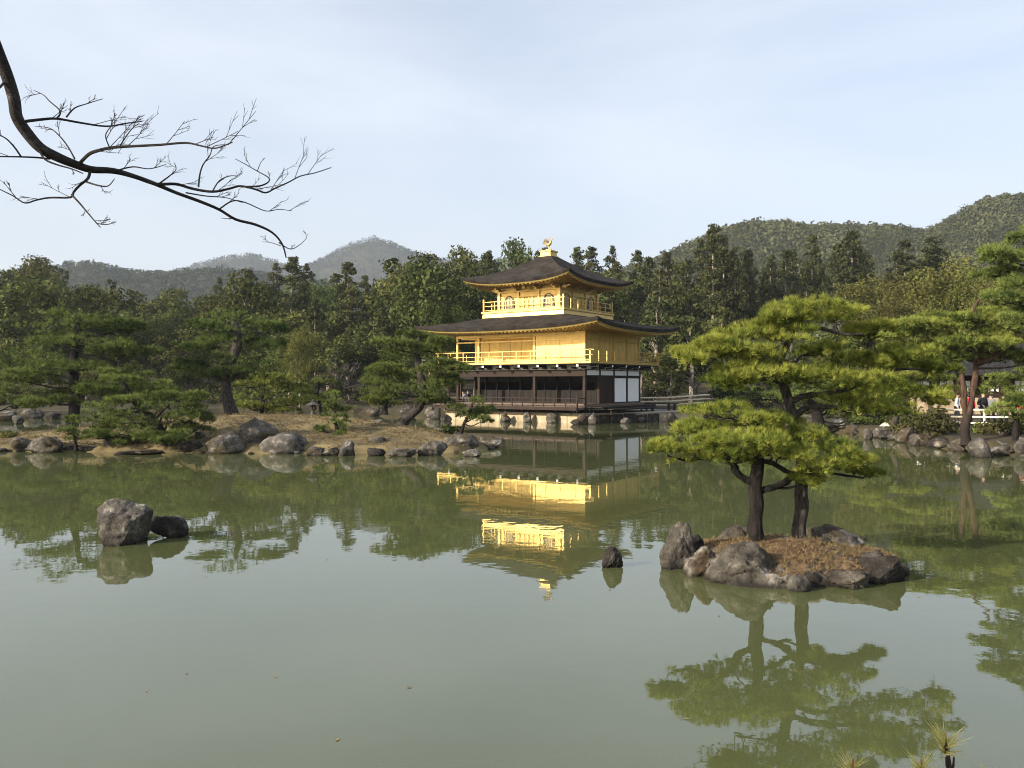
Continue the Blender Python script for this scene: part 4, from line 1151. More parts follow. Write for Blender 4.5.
rock_px('large dark boulder under the little pine', 444, 480, 433, 452, 'rock', 48, d=34.6, group=GB, cuts=5)
rock_px('outermost flat boulder at the tip facing the pavilion', 476, 502, 436, 448, 'rock', 49, group=GB, flat=.6)
rock_px('small pale stone lying in the water by the tip', 462, 481, 449, 457, 'rock_pale', 50, group=GB)

GW = 'rocks standing in open water'
rock_px('big blocky lichen streaked rock standing alone in the pond', 96, 150, 499, 546, 'rock', 51, group=GW, cuts=9, sub=5, depth=.9, lean=.05, flat=.75)
rock_px('low black rock beside the big blocky rock', 150, 188, 515, 538, 'rock_dark', 52, group=GW, cuts=7, sub=5, depth=.7, flat=.6)
rock_px('small pointed dark rock alone between pavilion reflection and islet', 601, 625, 546, 569, 'rock_dark', 53, group=GW, cuts=6, sub=5, lean=-.05, taper=.42)

GS = 'rocks around the pine islet'
rock_px('leaning pale slab with dark top at the pointed end of the islet', 657, 700, 521, 567, 'rock', 54, d=12.5, group=GS, cuts=8, sub=5, lean=-.06, depth=.7, taper=.34, flat=.8)
rock_px('dark wedge shaped rock behind the leaning slab', 676, 706, 534, 562, 'rock_dark', 55, d=12.9, group=GS, cuts=6, sub=5)
rock_px('knobbly tan rock between the leaning slab and the big boulder', 684, 718, 545, 575, 'rock_tan', 56, d=12.0, group=GS, cuts=6, sub=5)
rock_px('largest islet boulder with grey lichen face in front of the short pine', 704, 776, 541, 584, 'rock', 57, d=11.5, group=GS, cuts=6, sub=5, depth=.75)
rock_px('flat topped rock at the foot of the short pine', 716, 764, 525, 552, 'rock_tan', 58, d=13.1, zb=.1, group=GS, cuts=5, sub=5)
rock_px('small square pale rock at the front water edge of the islet', 787, 812, 576, 594, 'rock_pale', 59, d=11.15, group=GS, cuts=9, sub=4)
rock_px('long crusty rock along the front edge of the islet', 824, 872, 569, 592, 'rock_tan', 60, d=11.3, group=GS, cuts=6, sub=5)
rock_px('dark stepped rock at the right end of the islet', 858, 906, 553, 590, 'rock_dark', 61, d=11.6, group=GS, cuts=8, sub=5)
rock_px('grey rock behind the stepped rock', 852, 884, 549, 574, 'rock', 62, d=12.3, group=GS, cuts=5, sub=4)
rock_px('dark low boulder between the two islet trunks and the back edge', 806, 866, 526, 556, 'rock', 63, d=13.2, zb=.1, group=GS, cuts=6, sub=5)
rock_px('small black rock beside the taller pine', 812, 838, 537, 558, 'rock_dark', 64, d=12.7, zb=.12, group=GS, cuts=5, sub=4)
rock_px('half buried stone in the dry grass of the islet', 764, 796, 556, 572, 'rock_tan', 65, d=11.9, zb=.12, group=GS, cuts=5, sub=4)
rock_px('brown broken stone low at the front of the islet', 752, 790, 572, 588, 'rock_tan', 66, d=11.4, group=GS, cuts=7, sub=4)

GQ = 'stones along the opposite shore'
rs = [('small white rounded stone on the opposite shore', 820, 830, 425, 433, 'rock_white', 48), ('upright white stone on the opposite shore', 834, 847, 418, 432, 'rock_white', 48), ('leaning pale stone at the shore below the drooping pine', 863, 873, 428, 440, 'rock_pale', None),
      ('flat white slab lying behind the shore stones', 880, 898, 422, 431, 'rock_white', 45), ('broad tan boulder on the opposite shore', 894, 922, 426, 443, 'rock_tan', None), ('little mossy stone before the pale shrub', 910, 930, 434, 446, 'rock_tan', None),
      ('dark stone beneath the pale shrub', 928, 952, 436, 448, 'rock_dark', None), ('mossy stone at the red pine foot', 950, 970, 438, 452, 'rock_tan', None),
      ('big rounded speckled boulder in front of the red pine', 967, 990, 437, 458, 'rock_pale', None), ('flat dark slab to the right of the speckled boulder', 988, 1013, 440, 455, 'rock', None), ('square grey block cut by the right photo edge', 1011, 1040, 437, 458, 'rock_pale', None),
      ('grey stone near the bench by the pavilion court', 648, 664, 411, 422, 'rock_dark', 62.5), ('dark round stone at the corner of the pavilion court', 662, 678, 412, 423, 'rock_dark', 61), ('pale stone at the foot of the court wall', 620, 631, 417, 426, 'rock_pale', 58.6),
      ('second pale stone at the foot of the court wall, by the dark round stone', 636, 645, 417, 425, 'rock_pale', 60.5), ('brown stone on the bank under the slanting pine', 796, 816, 414, 424, 'rock_tan', 58), ('long low stone on the brown bank', 752, 782, 418, 425, 'rock_tan', 60),
      ('wet stone on the shore between the islet trunks', 778, 794, 418, 428, 'rock', 55)]
for i, (lb, x0, x1, y0, y1, mt, d) in enumerate(rs):
    rock_px(lb, x0, x1, y0, y1, mt, 70 + i, d=d, group=GQ, sub=3, cuts=5 if 'round' not in lb else 2, zb=0 if d is None else max(-.05, CAMH + (CY - y1) / F * d))
GV = 'boulders against the pavilion footing'
vs_ = [('slim grey boulder in the water against the podium, nearest the little pine', 440, 452, 414, 424, 'rock_dark', 62), ('pale boulder at the podium end beyond the little pine', 428, 441, 410, 421, 'rock_pale', 66), ('tall grey boulder against the middle of the podium', 546, 557, 411, 425, 'rock', 59.5),
       ('grey boulder against the podium, second from the tall one', 523, 532, 412, 424, 'rock', 60.5), ('squat boulder against the podium under the veranda rail', 500, 511, 412, 423, 'rock', 61.5), ('reddish boulder at the near podium corner', 576, 589, 413, 427, 'rock_tan', 57.4), ('black round boulder in the water off the podium corner', 570, 580, 419, 428, 'rock_dark', 56.8),
       ('pointed grey boulder at the near podium corner', 588, 597, 412, 427, 'rock', 57.3)]
for i, (lb, x0, x1, y0, y1, mt, d) in enumerate(vs_):
    rock_px(lb, x0, x1, y0, y1, mt, 100 + i, d=d, group=GV, sub=3, cuts=4, zb=-.05)
GL = 'stones on the far shore behind the garden island'
ls_ = [('mottled boulder on the far shore at the left edge', -8, 14, 410, 424, 'rock', 63), ('pale heap of stone on the far shore under the edge pine', 12, 24, 415, 429, 'rock_pale', 58), ('flat grey stone behind the inlet', 22, 44, 408, 419, 'rock', 68),
       ('round dark stone by the inlet', 44, 60, 412, 421, 'rock_dark', 66), ('low stone across the channel behind the lantern', 366, 384, 406, 414, 'rock_tan', 72), ('pale stone poking from the channel behind the leaning pine', 371, 386, 419, 426, 'rock_pale', 52),
       ('dark stone across the channel by the leaning trunk', 400, 416, 404, 415, 'rock_dark', 70), ('tan stone across the channel right of the leaning trunk', 424, 436, 406, 416, 'rock_tan', 70)]
for i, (lb, x0, x1, y0, y1, mt, d) in enumerate(ls_):
    rock_px(lb, x0, x1, y0, y1, mt, 120 + i, d=d, group=GL, sub=3, cuts=4, zb=0)
# ------------------------------------------------------------------ forest behind the pond
def crown_cards(clumps, per, size, rng, flat=.8, jitter=.6):
    """clumps: list of (centre, radius) -> leaf cards over each clump's surface and inside"""
    Cs, Ns, Ss, Ts = [], [], [], []
    for c, r in clumps:
        n = max(6, int(per * r * r))
        U = unit(rng.normal(size=(n, 3)))
        rad = rng.uniform(.55, 1.08, (n, 1))
        Cs.append(np.array(c) + U * rad * r * np.array([1, 1, flat])); Ns.append(unit(U + np.array([0, 0, .35])))
        Ss.append(rng.uniform(.6, 1.2, n) * size); Ts.append(np.clip(rng.normal(.46, .2) + rng.normal(0, .14, n), 0, 1))
    C = np.concatenate(Cs); V, Fc = leaf_cards(C, np.concatenate(Ns), np.concatenate(Ss), rng, jitter=jitter)
    return V, Fc, np.repeat(np.concatenate(Ts), 4)

def proto_broad(seed, h=10., w=4.0, n=46, base=.22, per=130, card=.175):
    rng = np.random.default_rng(seed); cl = []
    lob = [(rng.normal(0, .42, 3) * np.array([w, w, h * .22])) for _ in range(5)]
    for i in range(n):
        U = unit(rng.normal(size=3)); L = lob[i % 5] * .8
        q = rng.uniform(.45, 1) ** .5
        c = np.array([L[0] + U[0] * w * .62 * q, L[1] + U[1] * w * .62 * q, h * (.60 + .0) + L[2] + U[2] * h * .30 * q])
        c[2] = max(c[2], h * base)
        cl.append((c, rng.uniform(.65, 1.35) * w / 4))
    V, Fc, T = crown_cards(cl, per, card, rng)
    mb = MB(); mb.tube([(0, 0, -.8), (.1, 0, h * .25), (0, .1, h * .6)], [.30, .22, .08], 7, sub=2)
    for k in range(6):
        c = cl[rng.integers(len(cl))][0]; mb.tube([(.05, .05, h * .28), tuple(np.array(c) * np.array([.5, .5, .8])), tuple(c)], [.11, .07, .02], 4)
    return V, Fc, T, mb

def proto_cedar(seed, h=20., w=3.7, bare=.30, n=130):
    rng = np.random.default_rng(seed); cl = []
    for i in range(n):
        t = rng.uniform(0, 1) ** 1.1
        z = h * (bare + (1 - bare) * t)
        rmax = w * (1 - t) ** .48 * (.55 + .45 * math.sin(min(1, t * 3.2 + .25) * math.pi / 2)) * rng.uniform(.55, 1.15)
        a = rng.uniform(0, 2 * math.pi); q = rng.uniform(.15, 1)
        cl.append((np.array([math.cos(a) * rmax * q, math.sin(a) * rmax * q, z - .25 * rmax * q]), rng.uniform(.50, 1.05) * (1.1 - .45 * t)))
    V, Fc, T = crown_cards(cl, 90, .20, rng, flat=.62)
    mb = MB(); mb.tube([(0, 0, -1), (.06, .03, h * .3), (-.05, 0, h * .65), (0, 0, h * .96)], [.30, .24, .16, .03], 7, sub=2)
    for k in range(14):
        z = h * rng.uniform(bare * .45, bare + .25); a = rng.uniform(0, 6.28); l = rng.uniform(.5, 1.7)
        mb.tube([(0, 0, z), (math.cos(a) * l * .6, math.sin(a) * l * .6, z + .1), (math.cos(a) * l, math.sin(a) * l, z + rng.uniform(-.1, .4))], [.05, .035, .012], 4)
    return V, Fc, T, mb

def proto_loosepine(seed, h=9., w=3.2, n=34):
    rng = np.random.default_rng(seed); cl = []
    for i in range(n):
        t = rng.uniform(0, 1); z = h * (.25 + .72 * t); r = w * (1 - .75 * t) * rng.uniform(.3, 1.05); a = rng.uniform(0, 6.28)
        cl.append((np.array([math.cos(a) * r, math.sin(a) * r, z]), rng.uniform(.5, 1.0)))
    V, Fc, T = crown_cards(cl, 90, .20, rng, flat=.5)
    mb = MB(); mb.tube([(0, 0, -.6), (.2, .1, h * .35), (-.1, .1, h * .7), (0, 0, h * .95)], [.24, .18, .11, .03], 7, sub=2)
    for c, r in cl[::2]:
        mb.tube([(0, 0, c[2] * .8), tuple(c * np.array([.6, .6, .95])), tuple(c)], [.06, .04, .015], 4)
    return V, Fc, T, mb

def proto_bare(seed, h=8., spread=.5):
    rng = random.Random(seed); mb = MB()
    def grow(p, d, l, r, lev):
        q = p + d * l
        mid = p.lerp(q, .5) + Vector((rng.gauss(0, .06), rng.gauss(0, .06), rng.gauss(0, .03))) * l
        mb.tube([p, mid, q], [r, r * .8, r * .62], 5 if lev < 2 else 3, cap=False)
        if lev >= 5: return
        for _ in range(3 if lev < 4 else 2):
            dd = (d + Vector((rng.gauss(0, spread), rng.gauss(0, spread), rng.gauss(.08, spread * .6)))).normalized()
            grow(q if rng.random() < .7 else mid, dd, l * rng.uniform(.58, .82), r * .58, lev + 1)
    grow(Vector((0, 0, -.3)), Vector((.03, 0, 1)), h * .27, .16, 0)
    return mb

KINDS = {}
def add_kind(key, variants, leafmat, barkmat):
    out = []
    for v in variants:
        V, Fc, T, mb = v
        cm = mesh_np('crown', V, Fc, {'tint': T}); cm.materials.append(M[leafmat])
        tm = bpy.data.meshes.new('trunk'); tm.from_pydata([tuple(x) for x in mb.v], [], mb.f); tm.update(); tm.materials.append(M[barkmat])
        out.append((cm, tm))
    KINDS[key] = out
add_kind('broad', [proto_broad(i) for i in (1, 2, 3, 4)], 'l_dark', 'bark_forest')
add_kind('green', [proto_broad(i, w=3.8, per=190, card=.14) for i in (5, 6, 7)], 'l_green', 'bark_forest')
add_kind('gold', [proto_broad(i, w=4.2, n=58, per=250, card=.115) for i in (8, 9, 10)], 'l_gold', 'bark_forest')
add_kind('cedar', [proto_cedar(i) for i in (11, 12, 13)], 'l_cedar', 'bark_forest')
add_kind('tallcedar', [proto_cedar(i, bare=.48, w=3.3, n=95) for i in (14, 15, 16)], 'l_cedar', 'bark_forest')
add_kind('loosepine', [proto_loosepine(i) for i in (17, 18, 19)], 'l_light', 'bark_forest')
NOMH = dict(broad=10., green=10., gold=10., cedar=20., tallcedar=20., loosepine=9.)
DESC = dict(broad='dark round crowned evergreen', green='green bushy broadleaf tree', gold='golden tinged broadleaf tree', cedar='dark pointed cedar', tallcedar='bare trunked cedar', loosepine='soft green loose crowned pine')
ZONES = [(-60, 45, 'behind the left edge pine'), (45, 150, 'behind the broad tiered pine'), (150, 215, 'between the two big island pines'), (215, 295, 'behind the thick grey pine trunk'), (295, 375, 'behind the stone lantern'),
         (375, 470, 'behind the leaning pine'), (470, 548, 'left of the bird ornament'), (548, 640, 'right of the bird ornament'), (640, 720, 'beyond the pavilion balcony end'),
         (720, 800, 'above the islet pines, left half'), (800, 880, 'above the islet pines, right half'), (880, 960, 'left of the red pine'), (960, 1100, 'behind the red pine')]
FOREST = []
SKY = np.array([(-60, 268), (0, 266), (40, 262), (60, 268), (80, 286), (120, 292), (160, 292), (195, 288), (225, 276), (250, 268), (285, 260), (310, 266), (340, 268), (365, 274), (395, 266), (425, 253), (450, 252), (480, 252), (515, 244), (540, 247), (560, 246), (585, 243), (610, 243), (640, 252),
                (670, 246), (700, 244), (718, 226), (735, 248), (760, 252), (790, 252), (812, 250), (835, 250), (853, 234), (872, 248), (905, 246), (935, 244), (965, 268), (1000, 252), (1030, 245), (1090, 250)], float)
def sky_y(px): return float(np.interp(px, SKY[:, 0], SKY[:, 1]))
def put_tree(kind, px, d, top_y, rng, wide=1.0):
    x = (px - CX) / F * d
    g = gh(x, d)
    H = CAMH + (CY - top_y) / F * d - g
    if H < 2.0: return
    FOREST.append((kind, px, d, x, g, H, wide, rng.integers(0, 99), rng.uniform(0, 6.28)))
frng = np.random.default_rng(99)
def pick(px, row, r):
    if px < 45: return 'broad' if r < .6 else ('green' if r < .85 else 'loosepine')
    if px < 215: return 'broad' if r < .62 else ('green' if r < .9 else 'gold')
    if px < 330: return ('cedar' if r < .45 else 'broad' if r < .8 else 'green') if row >= 3 else ('gold' if r < .08 else 'green' if r < .6 else 'broad')
    if px < 480: return ('cedar' if r < .5 else 'broad' if r < .8 else 'green') if row >= 2 else ('broad' if r < .4 else 'green' if r < .7 else 'gold' if r < .8 else 'loosepine')
    if px < 650: return ('cedar' if r < .62 else 'broad' if r < .8 else 'green') if row >= 2 else ('loosepine' if r < .4 else 'green' if r < .7 else 'broad')
    if px < 885: return ('cedar' if r < .3 else 'tallcedar' if r < .9 else 'broad') if row >= 3 else ('loosepine' if r < .45 else 'green' if r < .75 else 'broad')
    return ('gold' if r < .45 else 'broad' if r < .75 else 'green') if row <= 3 else ('cedar' if r < .6 else 'broad')
ROWS = [(84, .42, 50), (94, .58, 46), (106, .74, 40), (120, .88, 34), (136, .97, 30), (152, 1.0, 27)]
for row, (d, frac, step) in enumerate(ROWS):
    px = -40 + frng.uniform(0, step)
    while px < 1068:
        base_y = CY - (gh((px - CX) / F * d, d) - CAMH) * F / d
        if 885 < px and row < 5: frac_ = min(frac, .80)
        else: frac_ = frac
        k = pick(px, row, frng.random())
        if 665 < px < 890:
            if row == 2: px += step; continue
            if row in (0, 1): frac_ *= .85
        ty = base_y + (sky_y(px) - base_y) * frac_ * frng.uniform(.90, 1.03)
        if row == 5: ty = sky_y(px) + frng.uniform(-3, 7)
        dd = d * frng.uniform(.97, 1.03)
        if not (row <= 1 and 470 < px < 655 and dd < 86): put_tree(k, px, dd, ty, frng, frng.uniform(.85, 1.2))
        px += step * frng.uniform(.75, 1.3)
# landmark trees that stand out in the photograph
for k, px, d, ty, w in [('tallcedar', 713, 112, 224, .9), ('tallcedar', 735, 112, 246, .8), ('tallcedar', 748, 116, 250, .8), ('tallcedar', 786, 122, 250, .9), ('tallcedar', 812, 122, 236, .9), ('tallcedar', 852, 118, 231, 1.15), ('tallcedar', 905, 126, 241, 1.2), ('tallcedar', 932, 126, 236, 1.3),
                         ('gold', 300, 80, 318, .42), ('gold', 910, 92, 272, 1.0), ('gold', 890, 84, 290, .9), ('gold', 930, 86, 282, .9), ('gold', 985, 66, 262, .8), ('gold', 1010, 70, 248, .9), ('gold', 960, 74, 280, .8),
                         ('loosepine', 656, 88, 306, 1.1), ('loosepine', 690, 84, 316, 1.1), ('loosepine', 722, 88, 306, 1.0), ('green', 830, 78, 316, 1.0), ('green', 870, 76, 318, 1.0), ('loosepine', 640, 82, 338, .9), ('loosepine', 672, 78, 352, .8), ('green', 850, 70, 338, .9), ('green', 905, 70, 330, .9),
                         ('cedar', 348, 108, 262, 1.2), ('cedar', 292, 118, 258, 1.4), ('cedar', 315, 100, 300, .8), ('broad', 255, 110, 270, 1.1), ('broad', 20, 92, 262, 1.2), ('broad', 48, 98, 272, 1.1), ('broad', 452, 100, 262, 1.0), ('green', 446, 88, 285, .6), ('broad', 430, 92, 268, 1.0)]:
    put_tree(k, px, d, ty, frng, w)

ORD = ['first', 'second', 'third', 'fourth', 'fifth', 'sixth', 'seventh', 'eighth', 'ninth', 'tenth', 'eleventh', 'twelfth', 'thirteenth', 'fourteenth']
def rowname(d): return 'nearest row' if d < 89 else 'second row' if d < 99 else 'third row' if d < 113 else 'upper slope' if d < 129 else 'skyline edge' if d < 144 else 'topmost ridge'
groups = {}
for t in FOREST:
    z = next((n for a, b, n in ZONES if a <= t[1] < b), ZONES[-1][2])
    groups.setdefault((t[0], z, rowname(t[2])), []).append(t)
NAMES = dict(broad='evergreen_tree', green='broadleaf_tree', gold='golden_tree', cedar='cedar_tree', tallcedar='cedar_tree', loosepine='pine_tree')
for (kind, z, row), ts in groups.items():
    ts.sort(key=lambda t: t[1])
    for i, (k, px, d, x, g, H, wide, vi, rot) in enumerate(ts):
        cm, tm = KINDS[k][vi % len(KINDS[k])]
        lab = f"{DESC[k]}, {row}, {z}" + (f", {ORD[i]} from left" if len(ts) > 1 else "")
        root = thing(NAMES[k], lab, 'tree', (x, d, g), rot, 'forest trees behind the pond')
        s = H / NOMH[k]; sw = s * wide
        if k in ('cedar', 'tallcedar'): sw = s * .95 * wide * (1.0 if H > 14 else 1.25)
        else: sw = min(s * wide, 1.5) if s > 1 else s * wide * 1.1
        root.scale = (sw, sw, s)
        for nm, me in (('trunk', tm), ('crown', cm)):
            o = bpy.data.objects.new(nm, me); COL.objects.link(o); o.parent = root

# bare grey trees
for i, (lab, px, d, hgt, sd) in enumerate([('leafless grey tree with fine twigs on the slope right of the bare cedar trunks', 838, 100, 8.5, 3), ('leafless tree by the bamboo fence behind the pavilion court', 699, 76, 4.2, 4),
                                           ('leafless grey tree in the dark wood behind the stone lantern', 345, 84, 6.5, 5), ('leafless pale tree behind the broad tiered pine', 150, 82, 6.0, 6), ('leafless twiggy tree by the channel beyond the lantern', 340, 78, 4.0, 7), ('second leafless grey tree on the slope, closer to the golden trees', 868, 104, 7.5, 8)]):
    x = (px - CX) / F * d
    r_ = thing('bare_tree', lab, 'tree', (x, d, gh(x, d)), i * 1.3, 'leafless trees')
    mb = proto_bare(sd, hgt, .55); mb.build('trunk', M['twig'], r_)

# shrubs along the banks
def shrub(label, px, d, wpx, hpx, mat, seed, zb=None, lean=1.0, card=.10):
    rng = np.random.default_rng(seed); x = (px - CX) / F * d
    w = wpx / F * d / 2; h = hpx / F * d
    g = zb if zb is not None else gh(x, d)
    cl = [(np.array([rng.normal(0, .42) * w, rng.normal(0, .42) * w, h * rng.uniform(.25, .72)]), max(.12, min(w, h) * rng.uniform(.28, .48))) for _ in range(14)]
    n_per = 420 if h < 2 else 160
    V, Fc, T = crown_cards(cl, n_per / max(min(w, h), .35), card, rng, flat=.8)
    r_ = thing('shrub', label, 'shrub', (x, d, g), 0, 'shrubs along the shore')
    link_mesh('foliage', mesh_np('foliage', V, Fc, {'tint': T}), M[mat], r_)
    mb = MB()
    for c, r in cl[:8]: mb.tube([(0, 0, -.1), tuple(c * np.array([.4, .4, .6])), tuple(c)], [.03, .022, .01], 4)
    mb.build('stems', M['bark_forest'], r_)
shrub('pale round shrub with loose leaves left of the red pine foot', 934, 38, 54, 36, 'l_shrub', 1, card=.09)
shrub('small shrub at the foot of the pale round shrub', 905, 41, 26, 14, 'l_shrub', 2, card=.08)
shrub('low dark shrub on the boulders under the little pine', 451, 39.0, 22, 20, 'l_dark', 3, zb=.15, card=.08)
shrub('low shrub right of the red pine by the railing', 1000, 36, 34, 16, 'l_shrub', 4, card=.08)
shrub('wispy low bush at the edge of the pavilion court', 682, 64, 26, 13, 'l_shrub', 5, card=.12)
shrub('dark bush on the bank right of the bench', 716, 66, 34, 14, 'l_green', 6, card=.13)
shrub('brown heather mound beside the rusty boulder at the island end', 14, 37.2, 46, 13, 'l_gold', 7, zb=.2, card=.07)
shrub('dead grass mound around the thick grey trunk', 230, 41.2, 26, 6, 'l_dry', 8, zb=1.02, card=.06)
bshr = [(-12, 80, 60, 22), (30, 78, 54, 20), (78, 82, 60, 24), (120, 82, 50, 22), (165, 83, 56, 24), (210, 84, 50, 22), (252, 83, 50, 24), (300, 83, 48, 22), (350, 84, 46, 22), (392, 84, 44, 24), (430, 82, 44, 26), (660, 80, 40, 26), (735, 72, 46, 22), (775, 70, 44, 22), (812, 66, 40, 20), (850, 60, 46, 24), (892, 58, 44, 24)]
for i, (px, d, w, h) in enumerate(bshr):
    z = next(n for a, b, n in ZONES if a <= px < b)
    nth = sum(1 for q in bshr[:i] if next(n for a, b, n in ZONES if a <= q[0] < b) == z)
    shrub(f'rounded shrub at the wood foot, {z}' + (', further right one' if nth else ''), px, d, w, h, ('l_dark', 'l_green', 'l_shrub')[i % 3], 30 + i, card=.16)

# ------------------------------------------------------------------ stone lantern
lx, ly = (313 - CX) / F * 40.5, 40.5
LSC = .78
lan = thing('stone_lantern', 'squat grey stone lantern with wide cap standing on the garden island', 'lantern', (lx, ly, ph(lx, ly)))
lan.scale = (LSC, LSC, LSC)
m = MB(); m.lathe([(.30, -.05), (.30, .06), (.20, .10), (.17, .22)], 6); m.build('base', M['lantern'], lan)
m = MB(); m.lathe([(.12, .22), (.11, .38), (.22, .44), (.26, .50)], 6); m.build('stem', M['lantern'], lan)
m = MB()
for k in range(6):
    a = math.pi / 3 * k; m.box(.17 * math.cos(a) - .035, .17 * math.cos(a) + .035, .17 * math.sin(a) - .035, .17 * math.sin(a) + .035, .50, .70)
m.lathe([(.10, .50), (.10, .70)], 6)
m.build('light_box', M['lantern'], lan)
m = MB(); m.lathe([(.44, .70), (.46, .75), (.25, .84), (.10, .92), (.05, .93)], 6); m.build('cap', M['lantern'], lan)
m = MB(); m.lathe([(.04, .93), (.085, .97), (.07, 1.03), (.01, 1.09)], 8); m.build('finial', M['lantern'], lan)

# ------------------------------------------------------------------ fences
def rail_fence(label, pts, h, rails, mat, post_mat, step=1.6, r=.045):
    f = thing('rail_fence', label, 'fence', pts[0])
    o = Vector(pts[0])
    for zz in rails:
        m = MB()
        for a, b in zip(pts[:-1], pts[1:]):
            m.tube([Vector(a) - o + Vector((0, 0, zz)), Vector(b) - o + Vector((0, 0, zz))], r, 7)
        m.build('rail', M[mat], f)
    for a, b in zip(pts[:-1], pts[1:]):
        a, b = Vector(a), Vector(b); n = max(1, int((b - a).length / step))
        for i in range(n):
            p = a.lerp(b, i / n) - o
            m = MB(); m.tube([p + Vector((0, .06, -.4)), p + Vector((0, .06, h))], .055, 7); m.build('post', M[post_mat], f)
def gp(px, d, dz=0.0):
    x = (px - CX) / F * d; return (x, d, gh(x, d) + dz)
rail_fence('long bamboo rail fence behind the pavilion court', [gp(636, 74), gp(670, 73), gp(704, 72.5), gp(740, 71.5), gp(772, 69)], 1.0, (.30, .62, .95), 'bamboo', 'fence_wood', 1.7, .07)
rail_fence('cream railing along the visitor path by the red pine', [gp(944, 43), gp(985, 40.5), gp(1026, 38.5), (26.5, 37, gh(26.5, 37))], .95, (.25, .55, .90), 'bamboo', 'bamboo', 1.5, .05)

# ------------------------------------------------------------------ rest house at the right
hx0, hd = (945 - CX) / F * 54, 54
gz = gh(29, 54)
hs = thing('rest_house', 'dark timber hall with grey tiled roof and small white windows behind the red pine', 'building', (30.5, 54, gz), math.radians(-12))
m = MB(); m.box(-4.3, 6, 0, 5, -.4, 2.75); wl_ = m.build('wall', M['wood'], hs)
m = MB(); m.box(-4.3, 6, -.06, -.003, -.1, 1.05); m.build('lower_boarding', M['wall_tan'], wl_)
for k in range(7):
    xx = -3.9 + k * 1.45
    m = MB(); m.box(xx, xx + .78, -.05, -.003, 1.45, 2.15); wf = m.build('window', M['plaster'], hs)
    m = MB(); m.box(xx - .04, xx + .82, -.075, -.052, 1.78, 1.82); m.box(xx + .37, xx + .41, -.078, -.0525, 1.45, 2.15); m.build('window_bars', M['wood_black'], wf)
m = MB()
rv = [(-5.4, -1.5, 2.65), (7, -1.5, 2.65), (7, 2.5, 4.5), (-5.4, 2.5, 4.5), (7, 6.4, 2.65), (-5.4, 6.4, 2.65)]
m.add(rv, [(0, 1, 2, 3), (3, 2, 4, 5)]); m.add([(a, b, c - .16) for a, b, c in rv], [(3, 2, 1, 0), (5, 4, 2, 3)])
m.add([rv[0], rv[1], (7, -1.5, 2.49), (-5.4, -1.5, 2.49)], [(3, 2, 1, 0)])
m.add([rv[0], rv[3], (-5.4, 2.5, 4.34), (-5.4, -1.5, 2.49)], [(0, 1, 2, 3)])
rf = m.build('roof', M['tile'], hs)
m = MB(); m.box(-5.4, 7, 2.25, 2.75, 4.42, 4.75); m.build('ridge', M['tile'], rf)
m = MB()
for k in range(30): m.beam((-5.3 + k * .42, -1.52, 2.69), (-5.3 + k * .42, 2.4, 4.5), .09, .07)
m.build('tile_ribs', M['tile'], rf)
for k in range(5):
    m = MB(); m.box(-4.3 + k * 2.5, -4.16 + k * 2.5, -1.2, -1.06, -.3, 2.6); m.build('veranda_post', M['wood'], hs)

